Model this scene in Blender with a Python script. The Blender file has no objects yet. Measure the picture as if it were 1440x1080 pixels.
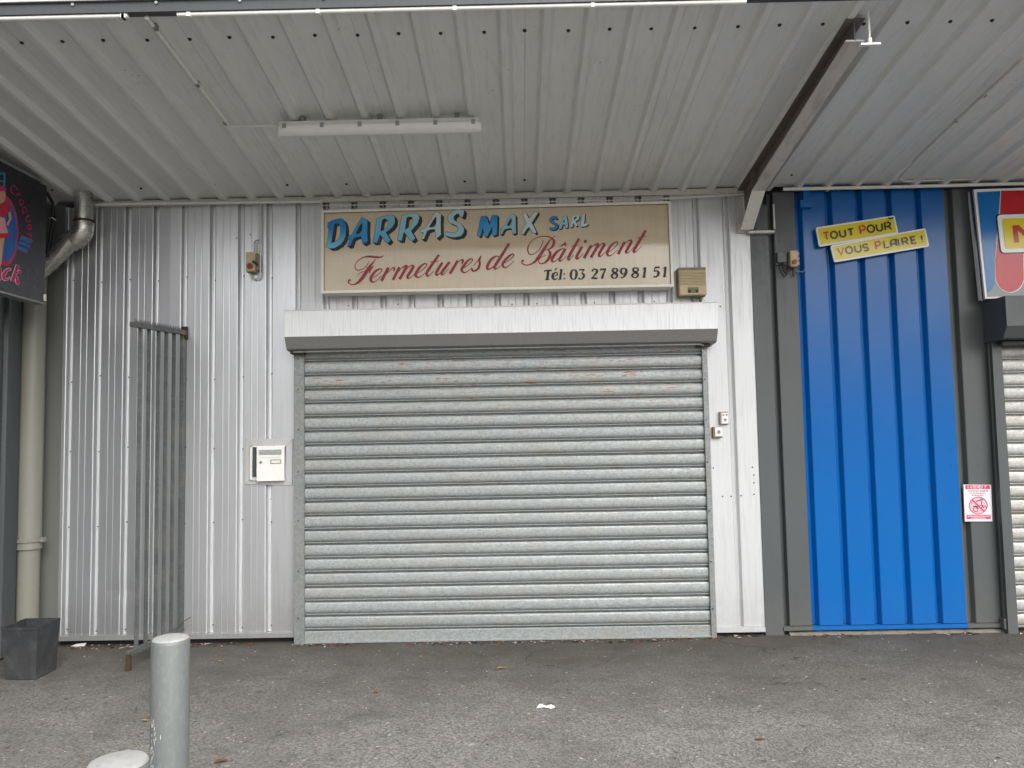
import bpy, bmesh, math, random
from mathutils import Vector, Matrix, noise
from mathutils.geometry import tessellate_polygon
random.seed(7)
sc = bpy.context.scene
col = sc.collection

# ------------------------------------------------------------------ camera
FPX = 1082.0                       # focal length in pixels of a 1440 px wide picture
CAM = Vector((0.0, -6.11, 1.6))
yaw, pitch, roll = 0.00867, 0.06421, -0.01811
cy, sy, cp, sp, cr, sr = math.cos(yaw), math.sin(yaw), math.cos(pitch), math.sin(pitch), math.cos(roll), math.sin(roll)
FW = Vector((-sy*cp, cy*cp, sp)); r0 = Vector((cy, sy, 0)); u0 = r0.cross(FW)
RT = cr*r0 + sr*u0; UP = -sr*r0 + cr*u0
cd = bpy.data.cameras.new('camera'); cam = bpy.data.objects.new('camera', cd); col.objects.link(cam)
cam.matrix_world = Matrix(((RT.x, UP.x, -FW.x, CAM.x), (RT.y, UP.y, -FW.y, CAM.y), (RT.z, UP.z, -FW.z, CAM.z), (0, 0, 0, 1)))
cd.sensor_width = 36; cd.lens = FPX/1440*36; cd.clip_end = 800; cd.clip_start = 0.05
sc.camera = cam

# ------------------------------------------------------------------ sky, sun, exposure
SUN_EL, SUN_AZ = 40.0, 30.0        # sun in front of the wall, to the right, behind cloud
w = bpy.data.worlds.new('World'); sc.world = w; w.use_nodes = True
wn, wl = w.node_tree.nodes, w.node_tree.links
bg = wn['Background']; sky = wn.new('ShaderNodeTexSky'); sky.sky_type = 'NISHITA'; sky.sun_disc = False
sky.sun_elevation = math.radians(SUN_EL); sky.sun_rotation = math.radians(180-SUN_AZ)
sky.air_density = 1.0; sky.dust_density = 10.0; sky.ozone_density = 1.0
hs = wn.new('ShaderNodeHueSaturation'); hs.inputs['Saturation'].default_value = 0.12
wl.new(sky.outputs[0], hs.inputs['Color']); cn = wn.new('ShaderNodeTexNoise'); cn.inputs['Scale'].default_value = 2.5; cn.inputs['Detail'].default_value = 5      # even cloud deck
ctc = wn.new('ShaderNodeTexCoord'); wl.new(ctc.outputs['Generated'], cn.inputs['Vector'])
cr_ = wn.new('ShaderNodeMapRange'); cr_.inputs[1].default_value = .3; cr_.inputs[2].default_value = .7; cr_.inputs[3].default_value = 4.2; cr_.inputs[4].default_value = 5.2; wl.new(cn.outputs['Fac'], cr_.inputs[0])
cm = wn.new('ShaderNodeCombineColor'); [wl.new(cr_.outputs[0], cm.inputs[i]) for i in range(3)]
mx_ = wn.new('ShaderNodeMix'); mx_.data_type = 'RGBA'; mx_.inputs[0].default_value = .6; wl.new(hs.outputs[0], mx_.inputs[6]); wl.new(cm.outputs[0], mx_.inputs[7])
wl.new(mx_.outputs[2], bg.inputs[0]); bg.inputs[1].default_value = 0.15
sd = bpy.data.lights.new('sun', 'SUN'); sun = bpy.data.objects.new('sun', sd); col.objects.link(sun)
sd.energy = 0.55; sd.angle = math.radians(60); sd.color = (1, 0.985, 0.965)
az = math.radians(SUN_AZ); el = math.radians(SUN_EL)
tosun = Vector((math.sin(az)*math.cos(el), -math.cos(az)*math.cos(el), math.sin(el)))
sun.rotation_euler = (-tosun).to_track_quat('-Z', 'Y').to_euler()
vs = sc.view_settings; vs.view_transform = 'Standard'; vs.look = 'None'; vs.gamma = 1; vs.use_curve_mapping = False
vs.exposure = 1.25
sc.render.engine = 'CYCLES'
sc.cycles.max_bounces = 8; sc.cycles.diffuse_bounces = 5

# ------------------------------------------------------------------ survey helpers
def ray(px, py): return FW*FPX + RT*(px-720) - UP*(py-540)
def W(px, py, Y=0.0):               # a point of the plane y = Y
    d = ray(px, py); return CAM + d*((Y-CAM.y)/d.y)
def G(px, py, z=0.0):               # a point of the level z
    d = ray(px, py); return CAM + d*((z-CAM.z)/d.z)
def PX(px, py, X):                  # a point of the plane x = X
    d = ray(px, py); return CAM + d*((X-CAM.x)/d.x)
S0, SS = 3.545, 0.125               # soffit height at the wall, rise per metre outwards
def soff(Y): return S0 - SS*Y
def S(px, py, off=0.0):             # a point under the soffit, off below it
    d = ray(px, py); t = (S0 - off - SS*CAM.y - CAM.z)/(d.z + SS*d.y); return CAM + d*t

# ------------------------------------------------------------------ object helpers
def tag(o, label=None, cat=None, group=None, kind=None):
    if label: o['label'] = label
    if cat: o['category'] = cat
    if group: o['group'] = group
    if kind: o['kind'] = kind
    return o
def thing(name, loc, label, cat, group=None):
    o = bpy.data.objects.new(name, None); o.empty_display_size = .1; col.objects.link(o); o.location = loc
    return tag(o, label, cat, group)
class MB:
    def __init__(s): s.v = []; s.f = []; s.c = []; s.mi = []
    def face(s, pts, c=None, m=0):
        n = len(s.v); s.v += [tuple(p) for p in pts]; s.f.append(tuple(range(n, n+len(pts)))); s.c.append(c); s.mi.append(m)
    def box(s, a, b, m=0, bev=0.0):
        x0, x1 = sorted((a[0], b[0])); y0, y1 = sorted((a[1], b[1])); z0, z1 = sorted((a[2], b[2]))
        if bev > 0:
            bm = bmesh.new(); bmesh.ops.create_cube(bm, size=1)
            for v in bm.verts: v.co = Vector(((x0+x1)/2+v.co.x*(x1-x0), (y0+y1)/2+v.co.y*(y1-y0), (z0+z1)/2+v.co.z*(z1-z0)))
            bmesh.ops.bevel(bm, geom=bm.edges[:], offset=bev, segments=2, affect='EDGES', profile=.5)
            n = len(s.v); s.v += [tuple(v.co) for v in bm.verts]
            for f in bm.faces: s.f.append(tuple(n+v.index for v in f.verts)); s.c.append(None); s.mi.append(m)
            bm.free(); return s
        n = len(s.v)
        s.v += [(x0,y0,z0),(x1,y0,z0),(x1,y1,z0),(x0,y1,z0),(x0,y0,z1),(x1,y0,z1),(x1,y1,z1),(x0,y1,z1)]
        for f in ((0,3,2,1),(4,5,6,7),(0,1,5,4),(1,2,6,5),(2,3,7,6),(3,0,4,7)):
            s.f.append(tuple(n+i for i in f)); s.c.append(None); s.mi.append(m)
        return s
    def bar(s, p, q, wx, wz, up=(0,0,1), m=0):      # rectangular bar from p to q
        p, q = Vector(p), Vector(q); d = (q-p).normalized(); a = d.cross(Vector(up)).normalized()*wx/2; b = a.cross(d).normalized()*wz/2
        n = len(s.v)
        for e in (p, q): s.v += [tuple(e-a-b), tuple(e+a-b), tuple(e+a+b), tuple(e-a+b)]
        for f in ((0,3,2,1),(4,5,6,7),(0,1,5,4),(1,2,6,5),(2,3,7,6),(3,0,4,7)):
            s.f.append(tuple(n+i for i in f)); s.c.append(None); s.mi.append(m)
        return s
    def tube(s, pts, r, seg=10, m=0, caps=True):
        pts = [Vector(p) for p in pts]; rr = r if isinstance(r, (list, tuple)) else [r]*len(pts); n0 = len(s.v)
        ref = None
        for i, p in enumerate(pts):
            d = (pts[min(i+1, len(pts)-1)] - pts[max(i-1, 0)]).normalized()
            if ref is None: ref = d.orthogonal().normalized()
            ref = (ref - d*ref.dot(d)).normalized(); b = d.cross(ref)
            for k in range(seg):
                a = 2*math.pi*k/seg; s.v.append(tuple(p + (ref*math.cos(a)+b*math.sin(a))*rr[i]))
        for i in range(len(pts)-1):
            for k in range(seg):
                k2 = (k+1) % seg; s.f.append((n0+i*seg+k, n0+i*seg+k2, n0+(i+1)*seg+k2, n0+(i+1)*seg+k)); s.c.append(None); s.mi.append(m)
        if caps:
            s.f.append(tuple(n0+k for k in range(seg))[::-1]); s.f.append(tuple(n0+(len(pts)-1)*seg+k for k in range(seg)))
            s.c += [None, None]; s.mi += [m, m]
        return s
    def lathe(s, c, prof, seg=28, m=0):             # prof: (radius, z)
        n0 = len(s.v)
        for r, z in prof:
            for k in range(seg):
                a = 2*math.pi*k/seg; s.v.append((c[0]+r*math.cos(a), c[1]+r*math.sin(a), c[2]+z))
        for i in range(len(prof)-1):
            for k in range(seg):
                k2 = (k+1) % seg; s.f.append((n0+i*seg+k, n0+i*seg+k2, n0+(i+1)*seg+k2, n0+(i+1)*seg+k)); s.c.append(None); s.mi.append(m)
        return s
    def sweep(s, prof, axis, lo, hi, segs=1, fn=None, cap=False, m=0):   # open profile swept along an axis
        k = len(prof); n0 = len(s.v)
        for j in range(segs+1):
            t = lo+(hi-lo)*j/segs
            for a, b in prof:
                p = {'z': (a, b, t), 'y': (a, t, b), 'x': (t, a, b)}[axis]
                if fn: p = fn(*p)
                s.v.append(tuple(p))
        for j in range(segs):
            for i in range(k-1):
                q = n0+j*k+i; s.f.append((q, q+1, q+k+1, q+k)); s.c.append(None); s.mi.append(m)
        if cap:
            s.f.append(tuple(range(n0, n0+k))); s.f.append(tuple(range(n0+segs*k, n0+segs*k+k))); s.c += [None]*2; s.mi += [m]*2
        return s
    def poly(s, loops, place, d=0.0, c=None, m=0):  # filled 2D loops; place(x, y, d) gives the 3D point
        L3 = [[Vector((p[0], p[1], 0)) for p in lp] for lp in loops]; flat = [p for lp in loops for p in lp]
        n = len(s.v); s.v += [tuple(place(p[0], p[1], d)) for p in flat]
        for t in tessellate_polygon(L3):
            s.f.append(tuple(n+i for i in t)); s.c.append(c); s.mi.append(m)
        return s
    def stroke(s, pts, place, d=0.0, wk=1.0, smooth=True, c=None, m=0, close=False):   # pts: (x, y, width)
        P = [tuple(p) for p in pts]
        if smooth and len(P) > 2:
            Q = []; n = len(P)
            for i in range(n if close else n-1):
                g = lambda j: P[j % n] if close else P[max(0, min(n-1, j))]
                a, b, e, h = g(i-1), g(i), g(i+1), g(i+2)
                for k in range(5):
                    t = k/5; Q.append(tuple(.5*((2*b[j])+(-a[j]+e[j])*t+(2*a[j]-5*b[j]+4*e[j]-h[j])*t*t+(-a[j]+3*b[j]-3*e[j]+h[j])*t**3) for j in range(3)))
            Q.append(Q[0] if close else P[-1]); P = Q
        n = len(P); Lf, Rg = [], []
        for i, p in enumerate(P):
            a = P[i-1] if i > 0 else (P[-2] if close else P[0]); b = P[i+1] if i < n-1 else (P[1] if close else P[-1])
            dx, dy = b[0]-a[0], b[1]-a[1]; L = math.hypot(dx, dy) or 1; hx, hy = -dy/L*p[2]/2*wk, dx/L*p[2]/2*wk
            if not smooth and 0 < i < n-1:
                e1 = (p[0]-a[0], p[1]-a[1]); l1 = math.hypot(*e1) or 1; cosh = abs((hx*(-e1[1]/l1)+hy*(e1[0]/l1))/(math.hypot(hx, hy) or 1)); k = 1/max(cosh, .6); hx *= k; hy *= k
            Lf.append(place(p[0]+hx, p[1]+hy, d)); Rg.append(place(p[0]-hx, p[1]-hy, d))
        for i in range(n-1): s.face((Lf[i], Rg[i], Rg[i+1], Lf[i+1]), c, m)
        return s
    def build(s, name, mat, parent=None, smooth=False, label=None, loc=None):
        me = bpy.data.meshes.new(name); org = Vector(loc) if loc is not None else (parent.matrix_basis.translation.copy() if parent and parent.parent is None else Vector((0,0,0)))
        if parent is not None and parent.parent is not None: org = parent.parent.matrix_basis.translation + parent.matrix_basis.translation
        me.from_pydata([tuple(Vector(v)-org) for v in s.v], [], s.f)
        mats = mat if isinstance(mat, (list, tuple)) else [mat]
        for q in mats: me.materials.append(q)
        me.polygons.foreach_set('material_index', s.mi)
        if smooth:
            me.polygons.foreach_set('use_smooth', [True]*len(s.f)); me.set_sharp_from_angle(angle=math.radians(38))
        if any(c is not None for c in s.c):
            at = me.color_attributes.new('paint', 'FLOAT_COLOR', 'CORNER')
            for p, c in zip(me.polygons, s.c):
                for li in p.loop_indices:
                    cc = c(me.vertices[me.loops[li].vertex_index].co + org) if callable(c) else (c or (0, 0, 0))
                    at.data[li].color = (*cc, 1)
        me.validate(); o = bpy.data.objects.new(name, me); col.objects.link(o)
        if parent is not None: o.parent = parent
        elif loc is not None: o.location = loc
        if label: o['label'] = label
        return o
def copy_part(o, parent, dloc=(0,0,0)):
    c = o.copy(); col.objects.link(c); c.parent = parent; c.location = Vector(o.location)+Vector(dloc); return c

# ------------------------------------------------------------------ materials (world-space procedural)
def nodes(name):
    m = bpy.data.materials.new(name); m.use_nodes = True; nt = m.node_tree; return m, nt.nodes, nt.links, nt.nodes['Principled BSDF']
def pos(N, L, scale=(1,1,1), off=(0,0,0)):
    g = N.new('ShaderNodeNewGeometry'); mp = N.new('ShaderNodeMapping'); mp.inputs['Scale'].default_value = scale; mp.inputs['Location'].default_value = off
    L.new(g.outputs['Position'], mp.inputs[0]); return mp.outputs[0]
def nz(N, L, vec, sc_, det=4, rough=.55):
    n = N.new('ShaderNodeTexNoise'); n.inputs['Scale'].default_value = sc_; n.inputs['Detail'].default_value = det; n.inputs['Roughness'].default_value = rough
    L.new(vec, n.inputs['Vector']); return n.outputs['Fac']
def ramp(N, L, fac, lo, hi, a=0.0, b=1.0):
    r = N.new('ShaderNodeMapRange'); r.inputs[1].default_value = lo; r.inputs[2].default_value = hi; r.inputs[3].default_value = a; r.inputs[4].default_value = b
    L.new(fac, r.inputs[0]); return r.outputs[0]
def mul(N, L, a, b, op='MULTIPLY'):
    m = N.new('ShaderNodeMath'); m.operation = op
    for i, q in enumerate((a, b)):
        if isinstance(q, (int, float)): m.inputs[i].default_value = q
        else: L.new(q, m.inputs[i])
    return m.outputs[0]
def mixc(N, L, fac, a, b):
    m = N.new('ShaderNodeMix'); m.data_type = 'RGBA'
    for i, q in ((0, fac), (6, a), (7, b)):
        if isinstance(q, (int, float)): m.inputs[i].default_value = q
        elif isinstance(q, tuple): m.inputs[i].default_value = (*q[:3], 1)
        else: L.new(q, m.inputs[i])
    return m.outputs[2]
def bump(N, L, P, h, strength, dist=.002):
    b = N.new('ShaderNodeBump'); b.inputs['Strength'].default_value = strength; b.inputs['Distance'].default_value = dist
    L.new(h, b.inputs['Height']); L.new(b.outputs[0], P.inputs['Normal'])
def metalpaint(name, colr, rough=.4, metal=0.0, dirt=(.12,.11,.1), dirt_amt=.35, streak=.3, specks=.3, spec=.5, stretch=(14,14,.7), bmp=.15, coat=0.0, rv=1.0, splash=.20):
    """sheet paint with weather streaks along its length, blotches and dark specks"""
    m, N, L, P = nodes(name)
    big = nz(N, L, pos(N, L), 1.3, 5); st = nz(N, L, pos(N, L, stretch), 3.0, 6, .65)
    fine = nz(N, L, pos(N, L), 42, 3); sp_ = nz(N, L, pos(N, L, off=(3,7,1)), 38, 2, .4); msk = nz(N, L, pos(N, L, off=(9,2,4)), 2.2, 3)
    c = mixc(N, L, ramp(N, L, big, .35, .7, 0, dirt_amt), tuple(colr), tuple(x*.72 for x in colr))
    c = mixc(N, L, ramp(N, L, st, .5, .78, 0, streak), c, dirt)
    s1 = mul(N, L, ramp(N, L, sp_, .71, .75, 0, 1), ramp(N, L, msk, .56, .66, 0, specks))
    c = mixc(N, L, s1, c, tuple(x*.5 for x in dirt))
    if splash:                       # dried splash dirt along the foot of the wall
        g = N.new('ShaderNodeNewGeometry'); sx = N.new('ShaderNodeSeparateXYZ'); L.new(g.outputs['Position'], sx.inputs[0])
        sn = nz(N, L, pos(N, L, (3,3,2), (7,1,3)), 4.5, 6, .7); zz = mul(N, L, sx.outputs['Z'], mul(N, L, sn, -.75), 'ADD')
        c = mixc(N, L, ramp(N, L, zz, -.36, .02, splash, 0), c, (.19,.17,.145))
    L.new(c, P.inputs['Base Color'])
    L.new(ramp(N, L, mul(N, L, fine, st, 'ADD'), .7, 1.3, rough-.06*rv, rough+.14*rv), P.inputs['Roughness'])
    P.inputs['Metallic'].default_value = metal; P.inputs['Specular IOR Level'].default_value = spec; P.inputs['Coat Weight'].default_value = coat
    P.inputs['Coat Roughness'].default_value = .12
    bump(N, L, P, mul(N, L, fine, mul(N, L, big, 6.0), 'ADD'), bmp, .002)
    return m
def plain(name, colr, rough=.5, metal=0.0, var=.12, sc_=30, bmp=.1):
    m, N, L, P = nodes(name); n = nz(N, L, pos(N, L), sc_, 5)
    L.new(mixc(N, L, ramp(N, L, n, .35, .7, 0, var*3), tuple(colr), tuple(x*.55 for x in colr)), P.inputs['Base Color'])
    P.inputs['Roughness'].default_value = rough; P.inputs['Metallic'].default_value = metal
    bump(N, L, P, n, bmp, .001); return m
def galv(name, colr=(.42,.45,.45), rust=0.0, metal=.55, dirt=.5):
    """galvanised steel: zinc spangle, dull dust, rust where rust > 0"""
    m, N, L, P = nodes(name)
    v = N.new('ShaderNodeTexVoronoi'); v.inputs['Scale'].default_value = 70; L.new(pos(N, L), v.inputs['Vector'])
    sepx = N.new('ShaderNodeSeparateColor'); L.new(v.outputs['Color'], sepx.inputs[0])
    oi = N.new('ShaderNodeObjectInfo')
    big = nz(N, L, pos(N, L, (1,1,2.5)), 2.4, 6, .6); hz = nz(N, L, pos(N, L, (1.2,1,26)), 2.0, 5, .6)
    c = mixc(N, L, ramp(N, L, sepx.outputs[0], 0, 1, 0, .62), tuple(x*1.10 for x in colr), tuple(x*.6 for x in colr))
    c = mixc(N, L, ramp(N, L, oi.outputs['Random'], 0, 1, 0, .22), c, tuple(x*.6 for x in colr))
    c = mixc(N, L, ramp(N, L, big, .45, .72, 0, dirt), c, (.30,.27,.22))
    c = mixc(N, L, ramp(N, L, hz, .55, .8, 0, dirt*.4), c, (.55,.55,.52))
    if rust > 0:
        g = N.new('ShaderNodeNewGeometry'); sx = N.new('ShaderNodeSeparateXYZ'); L.new(g.outputs['Position'], sx.inputs[0])
        hi = ramp(N, L, sx.outputs['Z'], 1.68, 1.86, 0, 1)
        r1 = nz(N, L, pos(N, L, (1.1,1,13)), 3.4, 7, .72); r2 = nz(N, L, pos(N, L, (3,1,14)), 7, 4, .6)
        blot = ramp(N, L, mul(N, L, r1, mul(N, L, r2, .35), 'ADD'), .765, .80, 0, 1)
        c = mixc(N, L, mul(N, L, ramp(N, L, r1, .45, .62, 0, .35), hi), c, (.55,.53,.48))
        c = mixc(N, L, mul(N, L, blot, mul(N, L, hi, rust)), c, (.20,.075,.03))
    L.new(c, P.inputs['Base Color']); P.inputs['Metallic'].default_value = metal
    L.new(ramp(N, L, sepx.outputs[1], 0, 1, .38, .6), P.inputs['Roughness'])
    bump(N, L, P, mul(N, L, big, sepx.outputs[0], 'ADD'), .12, .0015)
    return m
def painted(name, rough=.35, dirty=.15):     # print: colour stored on the lettering itself
    m, N, L, P = nodes(name); a = N.new('ShaderNodeAttribute'); a.attribute_name = 'paint'
    st = nz(N, L, pos(N, L, (30,30,1.5)), 3, 5)
    L.new(mixc(N, L, ramp(N, L, st, .5, .75, 0, dirty), a.outputs['Color'], (.45,.38,.28)), P.inputs['Base Color']); P.inputs['Roughness'].default_value = rough; P.inputs['Specular IOR Level'].default_value = .36
    return m

M = {}
M['silver'] = metalpaint('silver_sheet_paint', (.66,.67,.69), .30, .72, (.25,.24,.23), .22, .22, .0, bmp=.02, rv=.4)
M['fold'] = metalpaint('fold_glint_paint', (.70,.71,.72), .34, .35, (.3,.29,.28), .2, .5, .5, bmp=.02, rv=.4)  # lighter tone painted on groove floors and shoulders in place of sky glints
M['foldw'] = metalpaint('fold_glint_paint_right', (.72,.73,.74), .36, .3, (.3,.29,.28), .15, .35, .5, bmp=.02)  # right-hand version of the painted fold glint
M['silverdk'] = metalpaint('darker_silver_sheet_paint', (.55,.56,.58), .30, .72, (.22,.21,.20), .22, .22, .0, bmp=.02, rv=.4)  # darker silver tone for the leftmost cladding sheet
M['silverlt'] = metalpaint('bright_sheet_paint', (.60,.61,.62), .36, .30, (.30,.29,.28), .22, .42, .5, bmp=.04)
M['grey'] = metalpaint('grey_sheet_paint', (.075,.084,.086), .38, 0, (.07,.07,.07), .25, .35, .5)
M['greydark'] = metalpaint('dark_grey_sheet_paint', (.05,.058,.062), .42, 0, (.03,.03,.03), .3, .4, .3)
M['beige'] = metalpaint('dull_grey_green_paint', (.13,.135,.125), .5, 0, (.08,.08,.07), .3, .3, .3)
M['blue'] = metalpaint('blue_sheet_paint', (.001,.108,.375), .22, 0, (.005,.08,.26), .12, .10, .0, bmp=.015, rv=.25, spec=.38, splash=.05)
M['bluetrim'] = metalpaint('navy_trim_paint', (.006,.03,.09), .4, 0, (.02,.02,.03), .3, .2, .3)
M['soffit'] = metalpaint('soffit_sheet_paint', (.73,.74,.735), .45, .05, (.20,.20,.18), .16, .22, .8, stretch=(12,.7,12), bmp=.10)
M['galv'] = galv('galvanised_steel'); M['slat'] = galv('rusty_galvanised_slat', (.315,.340,.340), .8, .30, .38)
M['slat2'] = galv('dusty_galvanised_slat', (.44,.44,.415), 0, .35, .75)
M['rail'] = galv('grey_galvanised_rail', (.26,.275,.275), 0, .4, .4)
M['gatebar'] = galv('old_galvanised_bar', (.12,.135,.135), 0, .45, .3)
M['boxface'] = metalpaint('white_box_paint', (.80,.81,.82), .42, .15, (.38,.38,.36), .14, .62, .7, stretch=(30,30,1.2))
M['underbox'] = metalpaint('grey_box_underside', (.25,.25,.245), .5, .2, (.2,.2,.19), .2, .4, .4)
M['white'] = plain('white_plastic', (.78,.77,.73), .4, 0, .06)
M['trimwhite'] = metalpaint('off_white_trim', (.66,.64,.60), .45, 0, (.3,.26,.2), .2, .4, .7)
M['ivory'] = plain('yellowed_plastic', (.52,.42,.24), .45, 0, .1, 14)
M['ivorydark'] = plain('brown_weathered_plastic', (.22,.18,.11), .5, 0, .15, 14)
M['cream'] = metalpaint('cream_pvc', (.20,.198,.162), .42, 0, (.2,.18,.14), .25, .3, .5)
M['zinc'] = metalpaint('zinc_pipe', (.62,.61,.58), .27, .85, (.10,.08,.06), .5, .5, 1.0, stretch=(5,5,5), bmp=.015, rv=.5)
M['black'] = plain('black_rubber', (.012,.012,.013), .5)
M['dark'] = plain('dark_void_board', (.02,.02,.02), .8)
M['concrete'] = metalpaint('rough_concrete', (.20,.185,.16), .9, 0, (.05,.04,.03), .6, .9, .9, stretch=(9,9,9), bmp=1.0)
M['haunch'] = metalpaint('pale_chipped_haunch_paint', (.80,.78,.72), .5, 0, (.3,.2,.15), .2, .4, .9)
M['surround'] = metalpaint('brushed_frame', (.50,.505,.51), .42, .3, (.25,.24,.23), .2, .3, .2, bmp=.02)
M['rust'] = plain('rusty_steel', (.07,.035,.024), .8, .1, .3, 40, .5)
M['beam'] = metalpaint('flaking_brown_beam_paint', (.155,.13,.12), .6, 0, (.06,.035,.03), .4, .5, .8, stretch=(6,1.2,6))
M['beamlt'] = metalpaint('chipped_grey_beam_paint', (.58,.55,.52), .55, 0, (.12,.06,.05), .3, .5, 1.0, stretch=(6,1.4,6))
M['red'] = plain('faded_red_button', (.25,.02,.015), .4)
M['print'] = painted('sign_print', .45); M['print2'] = painted('glossy_sign_print', .14, .02)
M['planter'] = metalpaint('slate_grey_plastic', (.026,.029,.033), .6, 0, (.16,.16,.16), .3, .30, .5, stretch=(4,4,3), splash=.10)
M['bollard'] = metalpaint('galvanised_bollard_coat', (.165,.178,.175), .5, .2, (.36,.36,.35), .30, .28, .6, stretch=(22,22,9), bmp=.25)
M['bollardcap'] = metalpaint('pale_bollard_cap', (.34,.34,.33), .6, 0, (.16,.16,.15), .4, .5, .9, stretch=(12,12,12))
M['signdark'] = metalpaint('dark_sign_board', (.012,.013,.02), .3, 0, (.03,.03,.04), .2, .1, .1)
M['fixture'] = plain('frosted_tube_cover', (.93,.92,.91), .25, 0, .03)

def sign_beige():
    m, N, L, P = nodes('faded_beige_sign_board')
    st = nz(N, L, pos(N, L, (24,24,.9)), 2.4, 6, .6); big = nz(N, L, pos(N, L, (1,1,3)), 1.7, 4)
    c = mixc(N, L, ramp(N, L, big, .35, .7, 0, .8), (.60,.505,.365), (.51,.425,.30))
    c = mixc(N, L, ramp(N, L, st, .48, .75, 0, .22), c, (.34,.26,.17))
    L.new(c, P.inputs['Base Color']); P.inputs['Roughness'].default_value = .07; wv = nz(N, L, pos(N, L, (1,1,.6)), 1.6, 2); bump(N, L, P, wv, .25, .012); return m
M['signbeige'] = sign_beige()
def asphalt():
    m, N, L, P = nodes('worn_asphalt')
    v = N.new('ShaderNodeTexVoronoi'); v.inputs['Scale'].default_value = 95; L.new(pos(N, L), v.inputs['Vector'])
    s = N.new('ShaderNodeSeparateColor'); L.new(v.outputs['Color'], s.inputs[0])
    big = nz(N, L, pos(N, L), .9, 6, .6); mid = nz(N, L, pos(N, L, (1,1.6,1), (5,3,0)), 3.1, 6, .65); fine = nz(N, L, pos(N, L), 160, 3)
    lite = nz(N, L, pos(N, L, (1,2.2,1), (2,9,0)), 5.5, 7, .75)
    c = mixc(N, L, ramp(N, L, s.outputs[0], .15, .95, 0, 1), (.125,.120,.110), (.255,.245,.225))
    c = mixc(N, L, ramp(N, L, big, .40, .64, 0, .5), c, (.105,.098,.090))
    c = mixc(N, L, ramp(N, L, mid, .52, .75, 0, .45), c, (.085,.079,.072))
    c = mixc(N, L, ramp(N, L, lite, .60, .72, 0, .5), c, (.29,.27,.24))
    spots = nz(N, L, pos(N, L, off=(1,1,0)), 17, 2, .4); c = mixc(N, L, ramp(N, L, spots, .68, .72, 0, .55), c, (.035,.032,.03))
    pale = nz(N, L, pos(N, L, off=(4,8,0)), 23, 2, .4); c = mixc(N, L, ramp(N, L, pale, .69, .73, 0, .6), c, (.46,.43,.38))
    # damp, mossy grime along the wall foot, with canopy shade painted in
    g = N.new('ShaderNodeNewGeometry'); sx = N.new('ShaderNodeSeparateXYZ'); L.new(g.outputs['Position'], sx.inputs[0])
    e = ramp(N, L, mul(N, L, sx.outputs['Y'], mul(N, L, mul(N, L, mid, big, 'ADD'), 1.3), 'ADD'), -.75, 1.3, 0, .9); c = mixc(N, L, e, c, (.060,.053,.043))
    # cracks
    vc = N.new('ShaderNodeTexVoronoi'); vc.feature = 'DISTANCE_TO_EDGE'; vc.inputs['Scale'].default_value = .75
    ad = N.new('ShaderNodeVectorMath'); ad.operation = 'MULTIPLY_ADD'
    nn = N.new('ShaderNodeTexNoise'); nn.inputs['Scale'].default_value = 3.5; nn.inputs['Detail'].default_value = 6; L.new(pos(N, L), nn.inputs['Vector'])
    L.new(nn.outputs['Color'], ad.inputs[0]); ad.inputs[1].default_value = (.5,.5,.0); L.new(pos(N, L), ad.inputs[2]); L.new(ad.outputs[0], vc.inputs['Vector'])
    ck = mul(N, L, ramp(N, L, vc.outputs['Distance'], 0.0, .008, 1, 0), ramp(N, L, big, .5, .62, 0, .75)); c = mixc(N, L, ck, c, (.04,.036,.03))
    L.new(c, P.inputs['Base Color']); P.inputs['Roughness'].default_value = .9; P.inputs['Specular IOR Level'].default_value = .3
    bump(N, L, P, mul(N, L, mul(N, L, v.outputs['Distance'], fine, 'ADD'), mul(N, L, ck, -2.0), 'ADD'), .7, .004); return m
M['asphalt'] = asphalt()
M['backdrop'] = plain('dark_reflection_backdrop', (.035,.045,.03), .9, 0, .4, 1.5, .3)

# ------------------------------------------------------------------ ground
g = MB(); nx, ny = 60, 50
xs = [-120, -60, -30, -15]+[-8+16*i/nx for i in range(nx+1)]+[15, 30, 60, 120]
ys = [-160, -80, -40, -20, -10]+[-7+7.6*j/ny for j in range(ny+1)]+[3, 30]
vi = {}
for j, y in enumerate(ys):
    for i, x in enumerate(xs):
        z = 0.0
        if -7.5 < x < 7.5 and -6.8 < y < -.25: z = .012*noise.noise(Vector((x*.8, y*.8, 0)))+.003*noise.noise(Vector((x*3, y*3, 4)))
        g.v.append((x, y, z))
for j in range(len(ys)-1):
    for i in range(len(xs)-1):
        a = j*len(xs)+i; g.f.append((a, a+1, a+len(xs)+1, a+len(xs))); g.c.append(None); g.mi.append(0)
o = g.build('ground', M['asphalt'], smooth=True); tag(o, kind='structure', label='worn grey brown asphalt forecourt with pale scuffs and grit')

# low dark ridge added out of view behind the camera to darken reflections
hm = MB(); n = 160
for i in range(n):
    a0, a1 = math.radians(175+190*i/n), math.radians(175+190*(i+1)/n)
    h = lambda a: 7.0+3.5*noise.noise(Vector((a*3, 2, 0)))+1.6*noise.noise(Vector((a*16, 5, 0)))+.7*noise.noise(Vector((a*60, 7, 0)))
    q = lambda a, r, z: (r*math.cos(a), r*math.sin(a), z)
    hm.face((q(a0,78,-.1), q(a1,78,-.1), q(a1,84,h(a1)), q(a0,84,h(a0)))); hm.face((q(a0,84,h(a0)), q(a1,84,h(a1)), q(a1,105,-.1), q(a0,105,-.1)))
tag(hm.build('reflection_ridge', M['backdrop']), 'unseen low dark ridge added behind the camera to darken reflections', kind='structure')
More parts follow.
